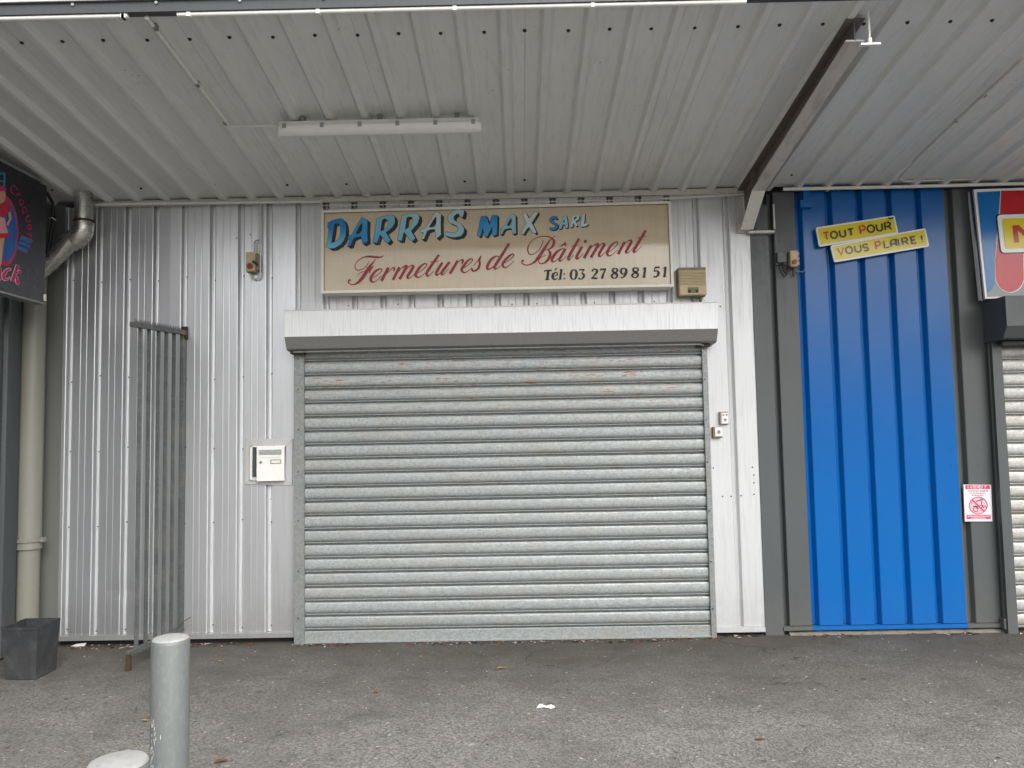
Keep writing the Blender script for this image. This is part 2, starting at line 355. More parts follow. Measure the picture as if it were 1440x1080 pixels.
# ------------------------------------------------------------------ cladding
def groove_profile(x0, x1, centres, depth=.026, top=.030, flo=.012, micro=True):
    pts = [(x0, 0.0)]; cs = [c for c in centres if x0-.0 < c < x1]; prev = x0-.0; seq = []
    edges = [x0]+[v for c in cs for v in (c-top, c+top)]+[x1]
    for k in range(0, len(edges), 2):
        a, b = edges[k], edges[k+1]
        if b > a:
            if k > 0: pts.append((a, 0.0))
            if micro and b-a > .1:
                for fr, h in ((.34, .0022), (.66, .0022)):
                    q = a+(b-a)*fr; pts += [(q-.005, 0), (q-.002, h if fr > .5 else -h), (q+.002, h if fr > .5 else -h), (q+.005, 0)]
            pts.append((b, 0.0))
        if k//2 < len(cs):
            c = cs[k//2]; pts += [(c-top+.005, .0025), (c-flo, depth), (c, depth-.003), (c+flo, depth), (c+top-.005, .0025)]
    out = []
    for p in pts:
        if not out or p[0] > out[-1][0]+1e-5: out.append(p)
    return out
DENTS = []
def warp(x, y, z):
    d = .0022*noise.noise(Vector((x*2.2, z*.9, 3)))+.0012*noise.noise(Vector((x*7, z*2.3, 8)))
    for cx, cz, rx, rz, dep in DENTS:
        q = ((x-cx)/rx)**2+((z-cz)/rz)**2
        if q < 4: d += dep*math.exp(-q*1.6)
    return (x, y+d, z)
def sheet(x0, x1, z0, z1, centres, mat, parent, seg=30, label=None, micro=True, Y=0.0, flo=.012, top=.030, fold=None, depth=.030):
    mb = MB(); mb.sweep([(a, b+Y) for a, b in groove_profile(x0, x1, centres, depth=depth, micro=micro, flo=flo, top=top)], 'z', z0, z1, seg, warp)
    if fold:
        for i, f in enumerate(mb.f):
            xm = sum(mb.v[j][0] for j in f)/4; ym = min(mb.v[j][1] for j in f); w_ = max(mb.v[j][0] for j in f)-min(mb.v[j][0] for j in f)
            for c in centres:
                dx_ = abs(xm-c)
                if dx_ < flo or (top-.006 < dx_ < top-.0005 and w_ < .007): mb.mi[i] = 1
        mat = [mat, fold]
    return mb.build('cladding_sheet', mat, parent, label=label)

CS = [.073+.2295*k for k in range(-17, 9)]
pd = W(165, 832); DENTS.append((pd.x, pd.z, .10, .06, .006)); pd = W(185, 828); DENTS.append((pd.x, pd.z, .05, .035, .004))
pd = W(1209, 768); DENTS.append((pd.x, pd.z, .09, .02, .006)); pd = W(1390, 807); DENTS.append((pd.x, pd.z, .05, .02, .006))
pd = W(1010, 700); DENTS.append((pd.x, pd.z, .12, .02, .003))
XL = W(84, 700).x; XR = W(1069, 700).x; SHL = W(415.5, 700).x; SHR = W(1001, 737).x
wall = thing('clad_wall', (0, .06, 0), 'silver ribbed metal wall around the wide grey roller shutter', 'wall')
zb = .085
cuts = [XL, CS[1]+.1147+.2295*3, CS[1]+.1147+.2295*7, SHL]
for i_, (a, b) in enumerate(zip(cuts[:-1], cuts[1:])): sheet(a, b, zb, 3.50, CS, M['silverdk' if i_ == 0 else 'silver'], wall, 90, fold=M['fold'], flo=.010)
cuts = [SHL, -.73, .385, SHR]
for a, b in zip(cuts[:-1], cuts[1:]): sheet(a, b, 2.25, 3.50, CS, M['silverlt'], wall, 14)
rg = sheet(SHR, XR, .07, 3.50, [1.69], M['silverlt'], wall, 30, 'brightest cladding strip right of the shutter', micro=False)
sl = MB(); sl.box((XL, -.018, .045), (SHL-.004, .03, .083)).build('sill_flashing', M['silver'], wall)
sl = MB(); sl.box((SHR+.004, -.018, .030), (XR-.004, .03, .068)).build('sill_flashing', M['silverlt'], wall)
hf = MB(); hf.box((XL+.2, -.022, 3.492), (1.84, .0, 3.528)); hf.box((XL+.2, -.03, 3.528), (1.84, .0, 3.534)).build('head_flashing', M['trimwhite'], wall)
cl = MB()
for c in CS:
    if -1.55 < c < 1.24: cl.box((c-.03, .004, 3.452), (c-.012, .034, 3.49)); cl.box((c+.012, .004, 3.452), (c+.03, .034, 3.49))
cl.build('foam_closure', M['greydark'], wall)
b = MB(); b.box((XL+.01, .05, .0), (SHL, .16, 3.5)); b.box((SHR, .05, 0), (XR, .16, 3.5)); b.box((SHL, .05, 2.4), (SHR, .16, 3.5)); b.build('backing_wall', M['dark'], wall)
jb = MB()                                       # bright corner fold beside the shutter
jb.box((SHL-.012, -.006, zb), (SHL-.001, .03, 2.3)).build('jamb_fold', M['silverlt'], wall)
sc_ = MB()
def screw(mb, x, z, y=-.001, r=.0055):
    mb.lathe((0,0,0), []) if False else None
    n = 6; ring = [(x+r*math.cos(2*math.pi*k/n), y-.004, z+r*math.sin(2*math.pi*k/n)) for k in range(n)]
    rb = [(p[0], y+.003, p[2]) for p in ring]
    mb.face(ring[::-1])
    for k in range(n): mb.face((ring[k], ring[(k+1) % n], rb[(k+1) % n], rb[k]))
for c in CS:
    for z in (.14, .95, 1.52, 2.1, 2.9):
        zz = z+random.uniform(-.03,.03)
        if c < SHL-.02 and c > XL+.01: screw(sc_, c+.024, zz, .0)
for (px, py) in [(1003,658),(1016,698),(1028,698),(1042,697),(1058,657),(1060,668),(1060,679),(1060,695),(1013,431),(560,428),(490,430),(720,428),(755,427),(836,426),(920,424),(352,330),(333,335)]:
    p = W(px, py); screw(sc_, p.x, p.z, 0, .006)
tag(sc_.build('screws', M['black'], wall), kind='stuff')
# building above the canopy
ub = MB(); ub.box((-9, .0, 3.62), (9, .3, 4.4)).build('upper_wall', M['silver'], wall)
bk = MB(); bk.box((-1.9, .45, 0), (1.6, .5, 2.6)); bk.box((-9, .5, 0), (9, 6, 4.3)); bk.build('building_body', M['dark'], wall)
# plinth gaps
pl = thing('wall_footing', (0, .05, 0), 'rough pale concrete footing under the blue and grey cladding', 'footing')
mb = MB(); f0, f1 = W(1110, 890).x, W(1412, 890).x
n = 50
for i in range(n):
    x0 = f0+(f1-f0)*i/n; x1 = f0+(f1-f0)*(i+1)/n; q = lambda x: .012+.02*noise.noise(Vector((x*6, 1, 0))); zt = lambda x: .020+.008*noise.noise(Vector((x*9, 4, 0)))
    mb.face(((x0, q(x0)-.05, -.005), (x1, q(x1)-.05, -.005), (x1, q(x1), zt(x1)), (x0, q(x0), zt(x0))))
    mb.face(((x0, q(x0), zt(x0)), (x1, q(x1), zt(x1)), (x1, .12, zt(x1)), (x0, .12, zt(x0))))
mb.build('footing_edge', M['concrete'], pl)
MB().box((XL-.2, .07, -.01), (SHL, .1, .06)).build('footing_board', M['dark'], pl)
MB().box((SHR, .07, -.01), (XR, .1, .06)).build('footing_board', M['dark'], pl)

# right-hand unit: grey and blue cladding
rw = thing('clad_wall', (2.9, .06, 0), 'dark grey cladding with a tall bright blue panel on the right', 'wall')
X0 = XR; Xg = W(1091, 490).x; Xb0 = W(1128.5, 560).x; Xb1 = W(1342, 560).x; Xe = W(1401, 700).x
RC = [2.045+.2365*k for k in range(0, 8)]
mb = MB(); mb.box((X0+.001, -.008, -.004), (Xg-.028, .03, 3.40)); o = mb.build('corner_panel', M['grey'], rw)
sheet(Xg-.028, Xb0, .07, 3.50, [Xg], M['grey'], rw, 24, micro=False, flo=.016, top=.028, depth=.045)
sheet(Xb0+.0006, Xb1, .07, 3.50, [W(px, 490).x for px in (1131, 1174, 1217, 1259, 1301)], M['blue'], rw, 36, 'bright blue grooved cladding sheet', micro=False, flo=.010, top=.034, depth=.042)
sheet(Xb1+.0006, Xe, .07, 3.50, [W(1341, 490).x+.028], M['grey'], rw, 24, micro=False, flo=.016, top=.036, depth=.042)
MB().box((Xg-.03, -.018, .036), (Xb0, .03, .066)).build('sill_flashing', M['grey'], rw)
MB().box((Xb0+.001, -.018, .036), (Xb1, .03, .066)).build('sill_flashing', M['blue'], rw, label='blue painted sill flashing')
MB().box((Xb1+.001, -.018, .036), (Xe, .03, .066)).build('sill_flashing', M['grey'], rw)
MB().box((Xb0-.01, -.03, 3.50), (6.2, .0, 3.535)).build('head_flashing', M['bluetrim'], rw)
mb = MB(); mb.box((X0, .05, 0), (Xe+.05, .16, 3.5)); mb.box((Xe+.05, .05, 2.65), (6.2, .16, 3.5)); mb.box((Xe-.0, -.01, 2.7), (6.2, .05, 3.5)); mb.build('backing_wall', M['grey'], rw)
sc2 = MB()
for k, px in enumerate((1131, 1174, 1217, 1259, 1301)):
    c = W(px, 490).x
    for z in ((.13, 1.13, 2.28) if k % 2 == 0 else (.12, 2.28)): screw(sc2, c-.02, z+random.uniform(-.02,.02), .006, .007)
for px, py in [(1287,631),(1314,631),(1336,631),(1338,655),(1374,630),(1375,654),(1095,340),(1113,345),(1103,325)]:
    p = W(px, py); screw(sc2, p.x, p.z, 0, .0045)
tag(sc2.build('screws', M['bluetrim'], rw), kind='stuff')
# vertical conduits beside the right shutter
px_ = [(1394, 700), (1402, 700)]
pc = thing('wall_conduit', W(1400, 890), 'two dark vertical pipes between grey cladding and right shutter', 'pipe')
for i, (px, r, mt) in enumerate(((1404, .022, 'grey'), (1397, .012, 'greydark'))):
    t_, b_ = W(px-9 if i == 0 else px-7, 484, -.03), W(px+11, 884, -.03)
    MB().tube([Vector((t_.x+.0, -.03, 2.40)), Vector((t_.x, -.03, .06))], r, 12).build('pipe', M[mt], pc, smooth=True)
MB().box((W(1411, 880).x-.03, -.06, .03), (W(1411, 880).x+.03, -.0, .11), bev=.004).build('foot_clamp', M['grey'], pc)

# left edge: grey strip of facade and side wall
lw = thing('side_wall', (-3.84, -.1, 0), 'dark grey neighbouring wall at the far left behind the drainpipe', 'wall')
MB().box((-3.84, .0, 0), (XL-.002, .06, 3.52)).build('facade_strip', M['beige'], lw)
prof = []; y = 0.0
mb = MB(); pts = []
for k in range(0, 19):
    y0 = -.0-k*.23; pts += [(-3.84, y0), (-3.84, y0-.15), (-3.865, y0-.165), (-3.865, y0-.215)]
mb.sweep([(a, b) for a, b in pts], 'z', 0.02, 3.52, 8); mb.build('cladding_sheet', M['greydark'], lw)
MB().box((-4.1, -4.35, 0), (-3.87, .0, 3.5)).build('backing_wall', M['dark'], lw)

# ------------------------------------------------------------------ canopy
YF = -2.265
can = thing('canopy', (0, -1.1, soff(-1.1)), 'pale grey ribbed metal canopy roof over the forecourt', 'canopy')
RX = [.188+.2315*k for k in range(-21, 27)]
def soffit(x0, x1):
    pts = [(x0, 0)]
    for c in RX:
        if x0+.03 < c < x1-.03: pts += [(c-.042, 0), (c-.038, -.002), (c-.019, -.031), (c-.014, -.033), (c+.014, -.033), (c+.019, -.031), (c+.038, -.002), (c+.042, 0)]
    pts.append((x1, 0)); mb = MB(); segs = 16
    fn = lambda x, y, z: (x, y, soff(y)+z+.0025*noise.noise(Vector((x*2.6, y*1.4, 5)))+.0012*noise.noise(Vector((x*9, y*3, 5))))
    mb.sweep(pts, 'y', -.004, YF, segs, fn)
    for i in range(0, len(pts)-1):          # rounded blanked ends of the ribs at the wall
        pass
    return mb.build('soffit_sheet', M['soffit'], can)
edges = [-4.7]
e = RX[0]+.1157
while e < 6.0:
    if e > -4.6: edges.append(e)
    e += .2315*4
edges.append(6.1)
for a, b in zip(edges[:-1], edges[1:]):
    soffit(a, b-.0015)
le = MB()                                        # sheet side-lap lips
for e in edges[1:-1]:
    le.bar((e-.072, -.01, soff(-.01)-.0015), (e-.072, YF+.01, soff(YF)-.0015), .002, .003)
tag(le.build('lap_edges', M['soffit'], can), kind='stuff')
ss = MB()
for c in RX:
    for yy, dx in ((-2.03, -.115), (-.22, -.115)):
        if yy == -.22 and random.random() < .8: continue
        x = c+dx+random.uniform(-.006, .006); z = soff(yy)
        ss.lathe((x, yy+random.uniform(-.006,.006), z-.009), [(.0001, 0), (.007, .0), (.010, .003), (.011, .010)], 8)
tag(ss.build('screws', M['black'], can), kind='stuff')
MB().box((-4.8, YF-.05, soff(YF)-.037), (6.2, YF-.002, soff(YF)+.020)).build('fascia', M['greydark'], can)
MB().box((-4.8, YF-.065, soff(YF)+.020), (6.2, YF+.02, soff(YF)+.025)).build('fascia_cap', M['rail'], can)
mb = MB(); mb.face([(-4.8, .0, soff(0)+.09), (6.2, .0, soff(0)+.09), (6.2, YF, soff(YF)+.018), (-4.8, YF, soff(YF)+.018)]); mb.build('roof_sheet', M['rail'], can)
bs = MB()
for k in range(-10, 20):
    x = k*.43-.1; bs.tube([(x, YF-.048, soff(YF)+.008), (x, YF-.058, soff(YF)+.008)], .008, 8)
tag(bs.build('bolts', M['galv'], can), kind='stuff')

def conduit(name, pts, r, mat, label, clips=(), cat='pipe', group=None, m2=None):
    base = Vector(pts[0]); t = thing(name, base, label, cat, group)
    MB().tube(pts, r, 10).build('tube', M[mat], t, smooth=True)
    for c in clips: 
        MB().box(Vector(c)-Vector((r*.8, r*1.25, r*1.25)), Vector(c)+Vector((r*.8, r*1.25, r*1.25))).build('clip', M[m2 or mat], t)
    return t
fe = lambda x: Vector((x, YF-.03, soff(YF)-.046))
xa, xb = S(190, 22).x, S(258, 20).x
conduit('front_conduit', [fe(-4.6), fe(xa)], .012, 'white', 'white conduit along the canopy front edge at the far left', [fe(xa-.02), fe(-2.0), fe(-2.9)])
conduit('front_conduit', [fe(xb), fe(-.6), fe(1.2)], .012, 'white', 'long white conduit along the canopy front edge above the shutter', [fe(xb+.06), fe(S(453, 17).x), fe(S(641, 12).x), fe(S(831, 8).x)])
p0, p1 = S(206, 24, .046), S(322, 176, .046)
pm = [S(219, 38, .046), S(278, 118, .046), S(317, 172, .046)]
p1b = Vector((p0.x+(p1.x-p0.x), p1.y, p1.z))
conduit('soffit_conduit', [p0, p1], .012, 'white', 'thin conduit clipped along a canopy rib left of the lamp', pm, m2='rail')
la, lb = S(392, 181, .075), S(677, 176, .075)
lb.y = la.y; lb.z = la.z
conduit('lamp_cable', [p1, p1+Vector((.02, 0, -.01)), la+Vector((-.05, 0, .02)), la+Vector((-.01, 0, .02))], .008, 'white', 'short white cable joining conduit to the lamp', cat='cable')
# lamp
lamp = thing('tube_lamp', (la+lb)/2, 'long white unlit fluorescent batten under the canopy', 'lamp')
cx0, cx1 = la.x, lb.x; yy, zz = la.y, la.z
mb = MB()
def capsule(mb, x0, x1, y, z, ry, h0, h1, seg=6):    # rounded-end long tray, cross-section half round below
    n = 14; ringsx = [x0, x0+.012, x0+.035]+[x0+(x1-x0)*k/6 for k in range(1, 6)]+[x1-.035, x1-.012, x1]
    sc3 = [.45, .8, 1]+[1]*5+[1, .8, .45]
    n0 = len(mb.v); prof = [(-1, 1), (-1, .25), (-.9, -.4), (-.6, -.85), (0, -1), (.6, -.85), (.9, -.4), (1, .25), (1, 1)]
    for x, k in zip(ringsx, sc3):
        for a, b_ in prof: mb.v.append((x, y+a*ry*k, z+(b_*.5+.5)*(h1-h0)*(k if b_ < 0.9 else 1)+h0))
    m_ = len(prof)
    for i in range(len(ringsx)-1):
        for j in range(m_-1): a = n0+i*m_+j; mb.f.append((a, a+1, a+m_+1, a+m_)); mb.c.append(None); mb.mi.append(0)
    for s_ in (0, len(ringsx)-1): mb.f.append(tuple(n0+s_*m_+j for j in range(m_))); mb.c.append(None); mb.mi.append(0)
capsule(mb, cx0, cx1, yy, zz, .05, -.05, .0); mb.build('cover', M['fixture'], lamp, smooth=True)
mb = MB(); mb.box((cx0+.01, yy-.045, zz+.0), (cx1-.01, yy+.045, zz+.032), bev=.006).build('tray', M['white'], lamp)
for k in range(6):
    x = cx0+.05+(cx1-cx0-.1)*k/5; MB().box((x-.012, yy-.056, zz-.016), (x+.012, yy-.046, zz+.014)).build('latch', M['galv'], lamp)
for k in (.12, .5, .88):
    x = cx0+(cx1-cx0)*k; MB().box((x-.015, yy-.02, zz+.032), (x+.015, yy+.02, zz+.07)).build('bracket', M['rail'], lamp)

# wall-top conduits
conduit('wall_top_conduit', [W(134, 287.5, -.06), W(235, 286, -.06), W(453, 283.5, -.06)], .011, 'white', 'pale conduit under the canopy from drainpipe to sign', [W(232, 286, -.05)])
conduit('wall_top_conduit', [W(905, 281.5, -.06), W(940, 279, -.06), W(1053, 272.5, -.05)], .010, 'trimwhite', 'pale conduit under the canopy from sign to steel beam', [W(960, 278, -.05)])
conduit('sign_cable', [W(455, 289, -.13), W(560, 287.5, -.145), W(700, 285, -.14), W(905, 281, -.1)], .004, 'trimwhite', 'thin cable lying along the top of the beige sign', cat='cable')
conduit('right_wall_conduit', [W(1101, 266, -.06), W(1250, 263, -.06), W(1445, 258, -.06)], .014, 'white', 'white conduit under the canopy above the blue cladding', [W(1164, 265, -.05)])
conduit('right_soffit_conduit', [W(1372, 251.5, -.09), W(1272, 255, -.09), W(1266, 252, -.1), W(1264.5, 250, -.12), S(1290, 222, .042), S(1345, 170, .042), S(1440, 82, .042)], .008, 'trimwhite', 'thin pale conduit bent along the canopy at the right', [S(1345, 170, .042), S(1385, 134, .042)], m2='rail')
# navy trim stub beside beam
MB_ = MB(); p = W(1133, 268, -.04); MB_.box((p.x-.05, -.05, 3.36), (p.x+.05, .0, 3.42)); MB_.box((p.x-.02, -.035, 3.42), (p.x+.03, -.031, 3.55))
tag(MB_.build('trim_offcut', M['blue'], None, loc=p), 'blue metal offcut at the top left of the blue cladding', 'metal trim')

# ------------------------------------------------------------------ steel beam
bx = 1.835; beam = thing('canopy_beam', (bx, -.05, 3.1), 'rusty brown tapered steel beam holding up the canopy', 'beam')
hw = .05
path = [(-.07, W(1071, 322, -.07).z), (-.40, 3.395), (-2.10, 3.665)]
ft = MB()
for (a, b_), nm, mt in (((path[1], path[2]), 'bottom_flange', 'beamlt'), ((path[0], path[1]), 'haunch_flange', 'haunch')):
    m_ = MB(); n_ = 10 if nm[0] == 'b' else 3
    for k in range(n_):
        t0, t1 = k/n_, (k+1)/n_; q0 = (a[0]+(b_[0]-a[0])*t0, a[1]+(b_[1]-a[1])*t0); q1 = (a[0]+(b_[0]-a[0])*t1, a[1]+(b_[1]-a[1])*t1)
        m_.bar((bx, q0[0], q0[1]), (bx, q1[0], q1[1]), hw*2, .010)
    m_.build(nm, M[mt], beam)
wm = MB()
def web(x0, x1):
    top = [(-.03, soff(-.03)-.012), (-.40, soff(-.40)-.012), (-2.10, soff(-2.1)-.012)]
    for i in range(2):
        a, b_ = path[i], path[i+1]; c_, d_ = top[i+1], top[i]
        for x in (x0, x1): wm.face([(x, a[0], a[1]), (x, b_[0], b_[1]), (x, c_[0], c_[1]), (x, d_[0], d_[1])])
web(bx-.004, bx+.004); wm.face([(bx-.004, -2.1, 3.665), (bx+.004, -2.1, 3.665), (bx+.004, -2.1, soff(-2.1)), (bx-.004, -2.1, soff(-2.1))])
wm.build('web', M['beam'], beam)
MB().bar((bx, -.03, soff(-.03)-.034), (bx, -2.12, soff(-2.12)-.034), hw*2, .010).build('top_flange', M['beam'], beam)
MB().box((bx-hw-.01, -.022, 3.17), (bx+hw-.03, -.008, 3.49)).build('end_plate', M['beamlt'], beam)
MB().box((bx-hw, -.40, 3.40), (bx-.004, -.392, soff(-.4)-.04)).build('stiffener', M['beam'], beam)
wj = MB(); wj.bar((bx-.006, -.42, 3.47), (bx-.006, -2.0, 3.70), .006, .012).build('weld_seam', M['beamlt'], beam)
br = thing('beam_frame', W(1070, 328, -.03), 'white and navy trim framing the foot of the steel beam', 'bracket')
a, b_ = W(1053, 326, -.05), W(1089, 326, -.05)
MB().box((a.x, -.06, a.z-.012), (b_.x, -.012, a.z+.006)).build('bottom_trim', M['trimwhite'], br)
c_ = W(1049, 325, -.04); MB().tube([(c_.x, -.04, c_.z+.01), (c_.x-.005, -.04, c_.z+.24)], .012, 10).build('side_tube', M['trimwhite'], br, smooth=True)
c_ = W(1089, 322, -.04); MB().tube([(c_.x, -.04, c_.z), (c_.x, -.04, c_.z+.2)], .008, 10).build('side_tube', M['trimwhite'], br, smooth=True)
c_ = W(1055, 325, -.02); MB().box((c_.x, -.03, c_.z+.01), (c_.x+.05, -.012, 3.49)).build('navy_post', M['bluetrim'], br)
# T hanger
tp = S(1221, 15, .02); hb = tp+Vector((.0, 0, -.18)); hh = thing('hanging_bracket', tp, 'white T shaped rod hanging from the front end of the beam', 'hanger')
MB().tube([tp, tp+Vector((0,0,-.15)), tp+Vector((.0,0,-.18))], .0055, 8).build('rod', M['white'], hh, smooth=True)
MB().box(hb+Vector((-.052,-.012,-.010)), hb+Vector((.052,.012,.0))).build('cross_bar', M['white'], hh)
MB().tube([hb+Vector((0,0,0)), hb+Vector((0,0,.03))], .011, 8).build('collar', M['white'], hh, smooth=True)

# ------------------------------------------------------------------ roller shutter
sx0, sx1 = W(429, 700, -.02).x, W(993, 700, -.02).x
sh = thing('roller_shutter', ((sx0+sx1)/2, -.02, 0), 'wide closed galvanised roller shutter with rust spots near the top', 'roller shutter')
P_ = .1105; base = .098
def slat_mesh(x0, x1, y):
    # (dy, z) from bottom up: hooked seam, convex face with a rolled ridge above the seam
    prof = [(.024, -.006), (.024, .0065), (-.002, .0070), (-.006, .0095), (-.006, .0135), (-.001, .0165), (.014, .017), (.014, .0225), (-.002, .0235), (-.0080, .034), (-.0100, .046), (-.0100, .058), (-.009, .074), (-.0065, .090), (-.002, .1010), (.008, .1030), (.024, .1042)]
    mb = MB(); mb.sweep([(y+a, z) for a, z in prof], 'x', x0, x1, 14, lambda a, b_, c: (a, b_+.0012*noise.noise(Vector((a*2.5, b_, c*3))), c+.0)); return mb
slats = []
first = None
for k in range(20):
    if first is None:
        first = slat_mesh(sx0-.01, sx1+.01, -.022).build('slat', M['slat'], sh); first.location = (0, 0, base); o = first
    else: o = copy_part(first, sh, (0, 0, P_*k+random.uniform(-.0008,.0008)))
    o.rotation_euler = (random.uniform(-.012,.012), random.uniform(-.0004,.0004), 0)
mb = MB(); mb.box((sx0-.01, -.036, .004), (sx1+.01, -.010, .094), bev=.004); mb.box((sx0-.01, -.05, .004), (sx1+.01, -.036, .014)); mb.build('bottom_bar', M['slat'], sh)
for s_, x in ((0, sx0), (1, sx1)):
    m_ = MB(); xo = SHL+.004 if s_ == 0 else SHR-.004
    x_in = x
    m_.box((min(x_in, xo), -.052, .0), (max(x_in, xo), -.046, 2.30)); m_.box((xo-.003, -.046, 0), (xo+.003, .03, 2.3)); m_.box((x_in-.002, -.046, 0), (x_in+.002, -.034, 2.3))
    mid = (x_in+xo)/2; m_.bar((mid+.014, -.0535, 0.0), (mid+.014, -.0535, 2.3), .004, .003)
    r_ = m_.build('guide_rail', M['rail'], sh)
    m2_ = MB()
    for z in (.2, .56, .95, 1.33, 1.66, 1.98, 2.22): screw(m2_, mid-.006, z+.02*s_, -.052, .006)
    tag(m2_.build('rivets', M['black'], r_), kind='stuff')
MB().box((sx0, .0, 2.25), (sx1, .03, 2.5)).build('roller_cover', M['slat'], sh)
# fixed flat strip under the box
MB().box((sx0, -.045, 2.262), (sx1, -.030, 2.33)).build('seal_strip', M['rail'], sh)
BY = -.20
bl, brt = W(400, 440, BY), W(1008.5, 427, BY)
zt, zm = W(700, 431, BY).z, W(700, 468, BY).z
mb = MB(); x0, x1 = bl.x, brt.x
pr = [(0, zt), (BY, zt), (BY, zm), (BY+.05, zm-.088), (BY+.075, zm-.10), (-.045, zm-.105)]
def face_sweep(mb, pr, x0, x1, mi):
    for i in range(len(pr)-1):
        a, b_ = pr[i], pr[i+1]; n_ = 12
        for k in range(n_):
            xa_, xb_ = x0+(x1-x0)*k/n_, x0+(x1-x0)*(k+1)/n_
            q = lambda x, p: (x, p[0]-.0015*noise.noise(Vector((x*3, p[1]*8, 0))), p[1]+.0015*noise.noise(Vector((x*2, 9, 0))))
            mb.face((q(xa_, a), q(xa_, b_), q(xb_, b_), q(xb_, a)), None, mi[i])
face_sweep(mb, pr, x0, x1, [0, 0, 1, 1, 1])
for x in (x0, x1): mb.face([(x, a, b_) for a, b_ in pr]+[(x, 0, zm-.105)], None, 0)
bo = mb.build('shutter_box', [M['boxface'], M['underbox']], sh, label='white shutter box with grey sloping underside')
MB().box((x0-.001, BY-.004, zt-.004), (x1+.001, BY+.01, zt+.004)).build('top_lip', M['trimwhite'], bo)
m_ = MB(); m_.tube([(x0+.05, -.13, zm-.112), (x1-.12, -.13, zm-.112), (x1-.1, -.12, zm-.12)], .007, 8).build('cable', M['rail'], bo)
MB().box((x0+.02, -.12, zm-.125), (x0+.12, -.02, zm-.108)).build('end_bracket', M['rust'], bo)
MB().box((x1-.14, -.10, zm-.125), (x1-.04, -.02, zm-.108)).build('end_bracket', M['rust'], bo)

# right roller shutter
rx0 = W(1409, 600, -.02).x; rx1 = rx0+2.3
rs = thing('roller_shutter', ((rx0+rx1)/2, -.02, 0), 'dusty roller shutter with dark grey box at the right edge', 'roller shutter')
P2 = .1095; f2 = None
for k in range(22):
    if f2 is None: f2 = slat_mesh(rx0-.01, rx1, -.01).build('slat', M['slat2'], rs); f2.location = (0,0,.03); o = f2
    else: o = copy_part(f2, rs, (0, 0, P2*k))
    o.rotation_euler = (random.uniform(-.012,.012), 0, 0)
m_ = MB(); gx = W(1400, 700, -.03).x; m_.box((gx+.012, -.075, 0), (rx0, -.06, 2.36)); m_.box((gx+.012, -.06, 0), (gx+.02, .03, 2.36)); m_.build('guide_rail', M['grey'], rs)
MB().box((rx0-.03, .04, 0), (rx1, .05, 2.6)).build('roller_cover', M['dark'], rs)
B2 = -.30
q0 = W(1382, 420, -.02).x; zt2 = W(1410, 416, B2).z; zm2 = W(1430, 458, B2).z; q1 = W(1384, 440, B2).x
mb = MB(); x0, x1 = q0, rx1+.1
zt2w = W(1382, 420, 0).z
pr = [(0, zt2+.0), (B2, zt2), (B2, zm2), (B2+.05, zm2-.085), (0, zm2-.10)]
face_sweep(mb, pr, x0, x1, [0, 0, 0, 0]); mb.face([(x0, a, b_) for a, b_ in pr]); mb.face([(x1, a, b_) for a, b_ in pr])
mb.build('shutter_box', M['grey'], rs, label='dark grey shutter box')
MB().box((x0+.06, -.14, zm2-.125), (x1, -.04, zm2-.1)).build('box_lip', M['greydark'], rs)

# ------------------------------------------------------------------ main sign
SY = -.12
TILT = .04                           # the sign boards lean back a little
def onY(Y, zc=None):
    def f(x, y, d): p = W(x, y, Y); p.y = Y-d+(TILT*(p.z-zc) if zc else 0); return p
    return f
sg = thing('shop_sign', W(700, 350, SY), 'long faded beige sign reading DARRAS MAX SARL above the shutter', 'sign')
c4 = [W(452, 296, SY), W(943, 283, SY), W(946.5, 404, SY), W(453, 413.5, SY)]
def quad_frame(mb, c, wd, y0, y1):
    cen = sum(c, Vector())/4; inn = []
    for p in c:
        q = p.copy(); q.x += wd if p.x < cen.x else -wd; q.z += wd if p.z < cen.z else -wd; inn.append(q)
    for i in range(4):
        a, b_, e_, f_ = c[i], c[(i+1) % 4], inn[(i+1) % 4], inn[i]
        A = lambda p, y: (p.x, y+(TILT*(p.z-cen.z) if y < -.05 else 0), p.z)
        mb.face([A(a, y0), A(b_, y0), A(e_, y0), A(f_, y0)]); mb.face([A(a, y0), A(b_, y0), A(b_, y1), A(a, y1)]); mb.face([A(f_, y0), A(e_, y0), A(e_, y0+.008), A(f_, y0+.008)])
    return inn
zc1 = (c4[0].z+c4[2].z)/2
fm = MB(); inn = quad_frame(fm, c4, .020, SY-.020, -.005); fm.build('frame', plain('cream_sign_frame', (.80,.76,.66), .4, 0, .06), sg)
bd = MB(); bd.face([(p.x, SY+TILT*(p.z-zc1), p.z) for p in inn]); bd.face([(p.x, -.004, p.z) for p in inn]); bd.build('panel', M['signbeige'], sg)
P0 = onY(SY, zc1)
def shift(loops, ox, oy, s_): return [[(ox+x/s_, oy+y/s_) for x, y in lp] for lp in loops]
def hexc(r, g_, b_): return (r, g_, b_)
DK = (.012, .016, .02)
def block_letter(mbL, mbS, loops, off, colfn, edge):
    for lp in loops:
        n = len(lp)
        for i in range(n):
            a, b_ = lp[i], lp[(i+1) % n]
            mbS.face([P0(a[0], a[1], .0022), P0(b_[0], b_[1], .0022), P0(b_[0]+off[0], b_[1]+off[1], .0022), P0(a[0]+off[0], a[1]+off[1], .0022)], DK)
        mbS.stroke([(x, y, edge) for x, y in lp]+[(lp[0][0], lp[0][1], edge)], P0, .003, smooth=False, c=DK)
    mbS.poly([[(x+off[0], y+off[1]) for x, y in lp] for lp in loops], P0, .0014, c=DK)
    mbL.poly(loops, P0, .0042, c=colfn)
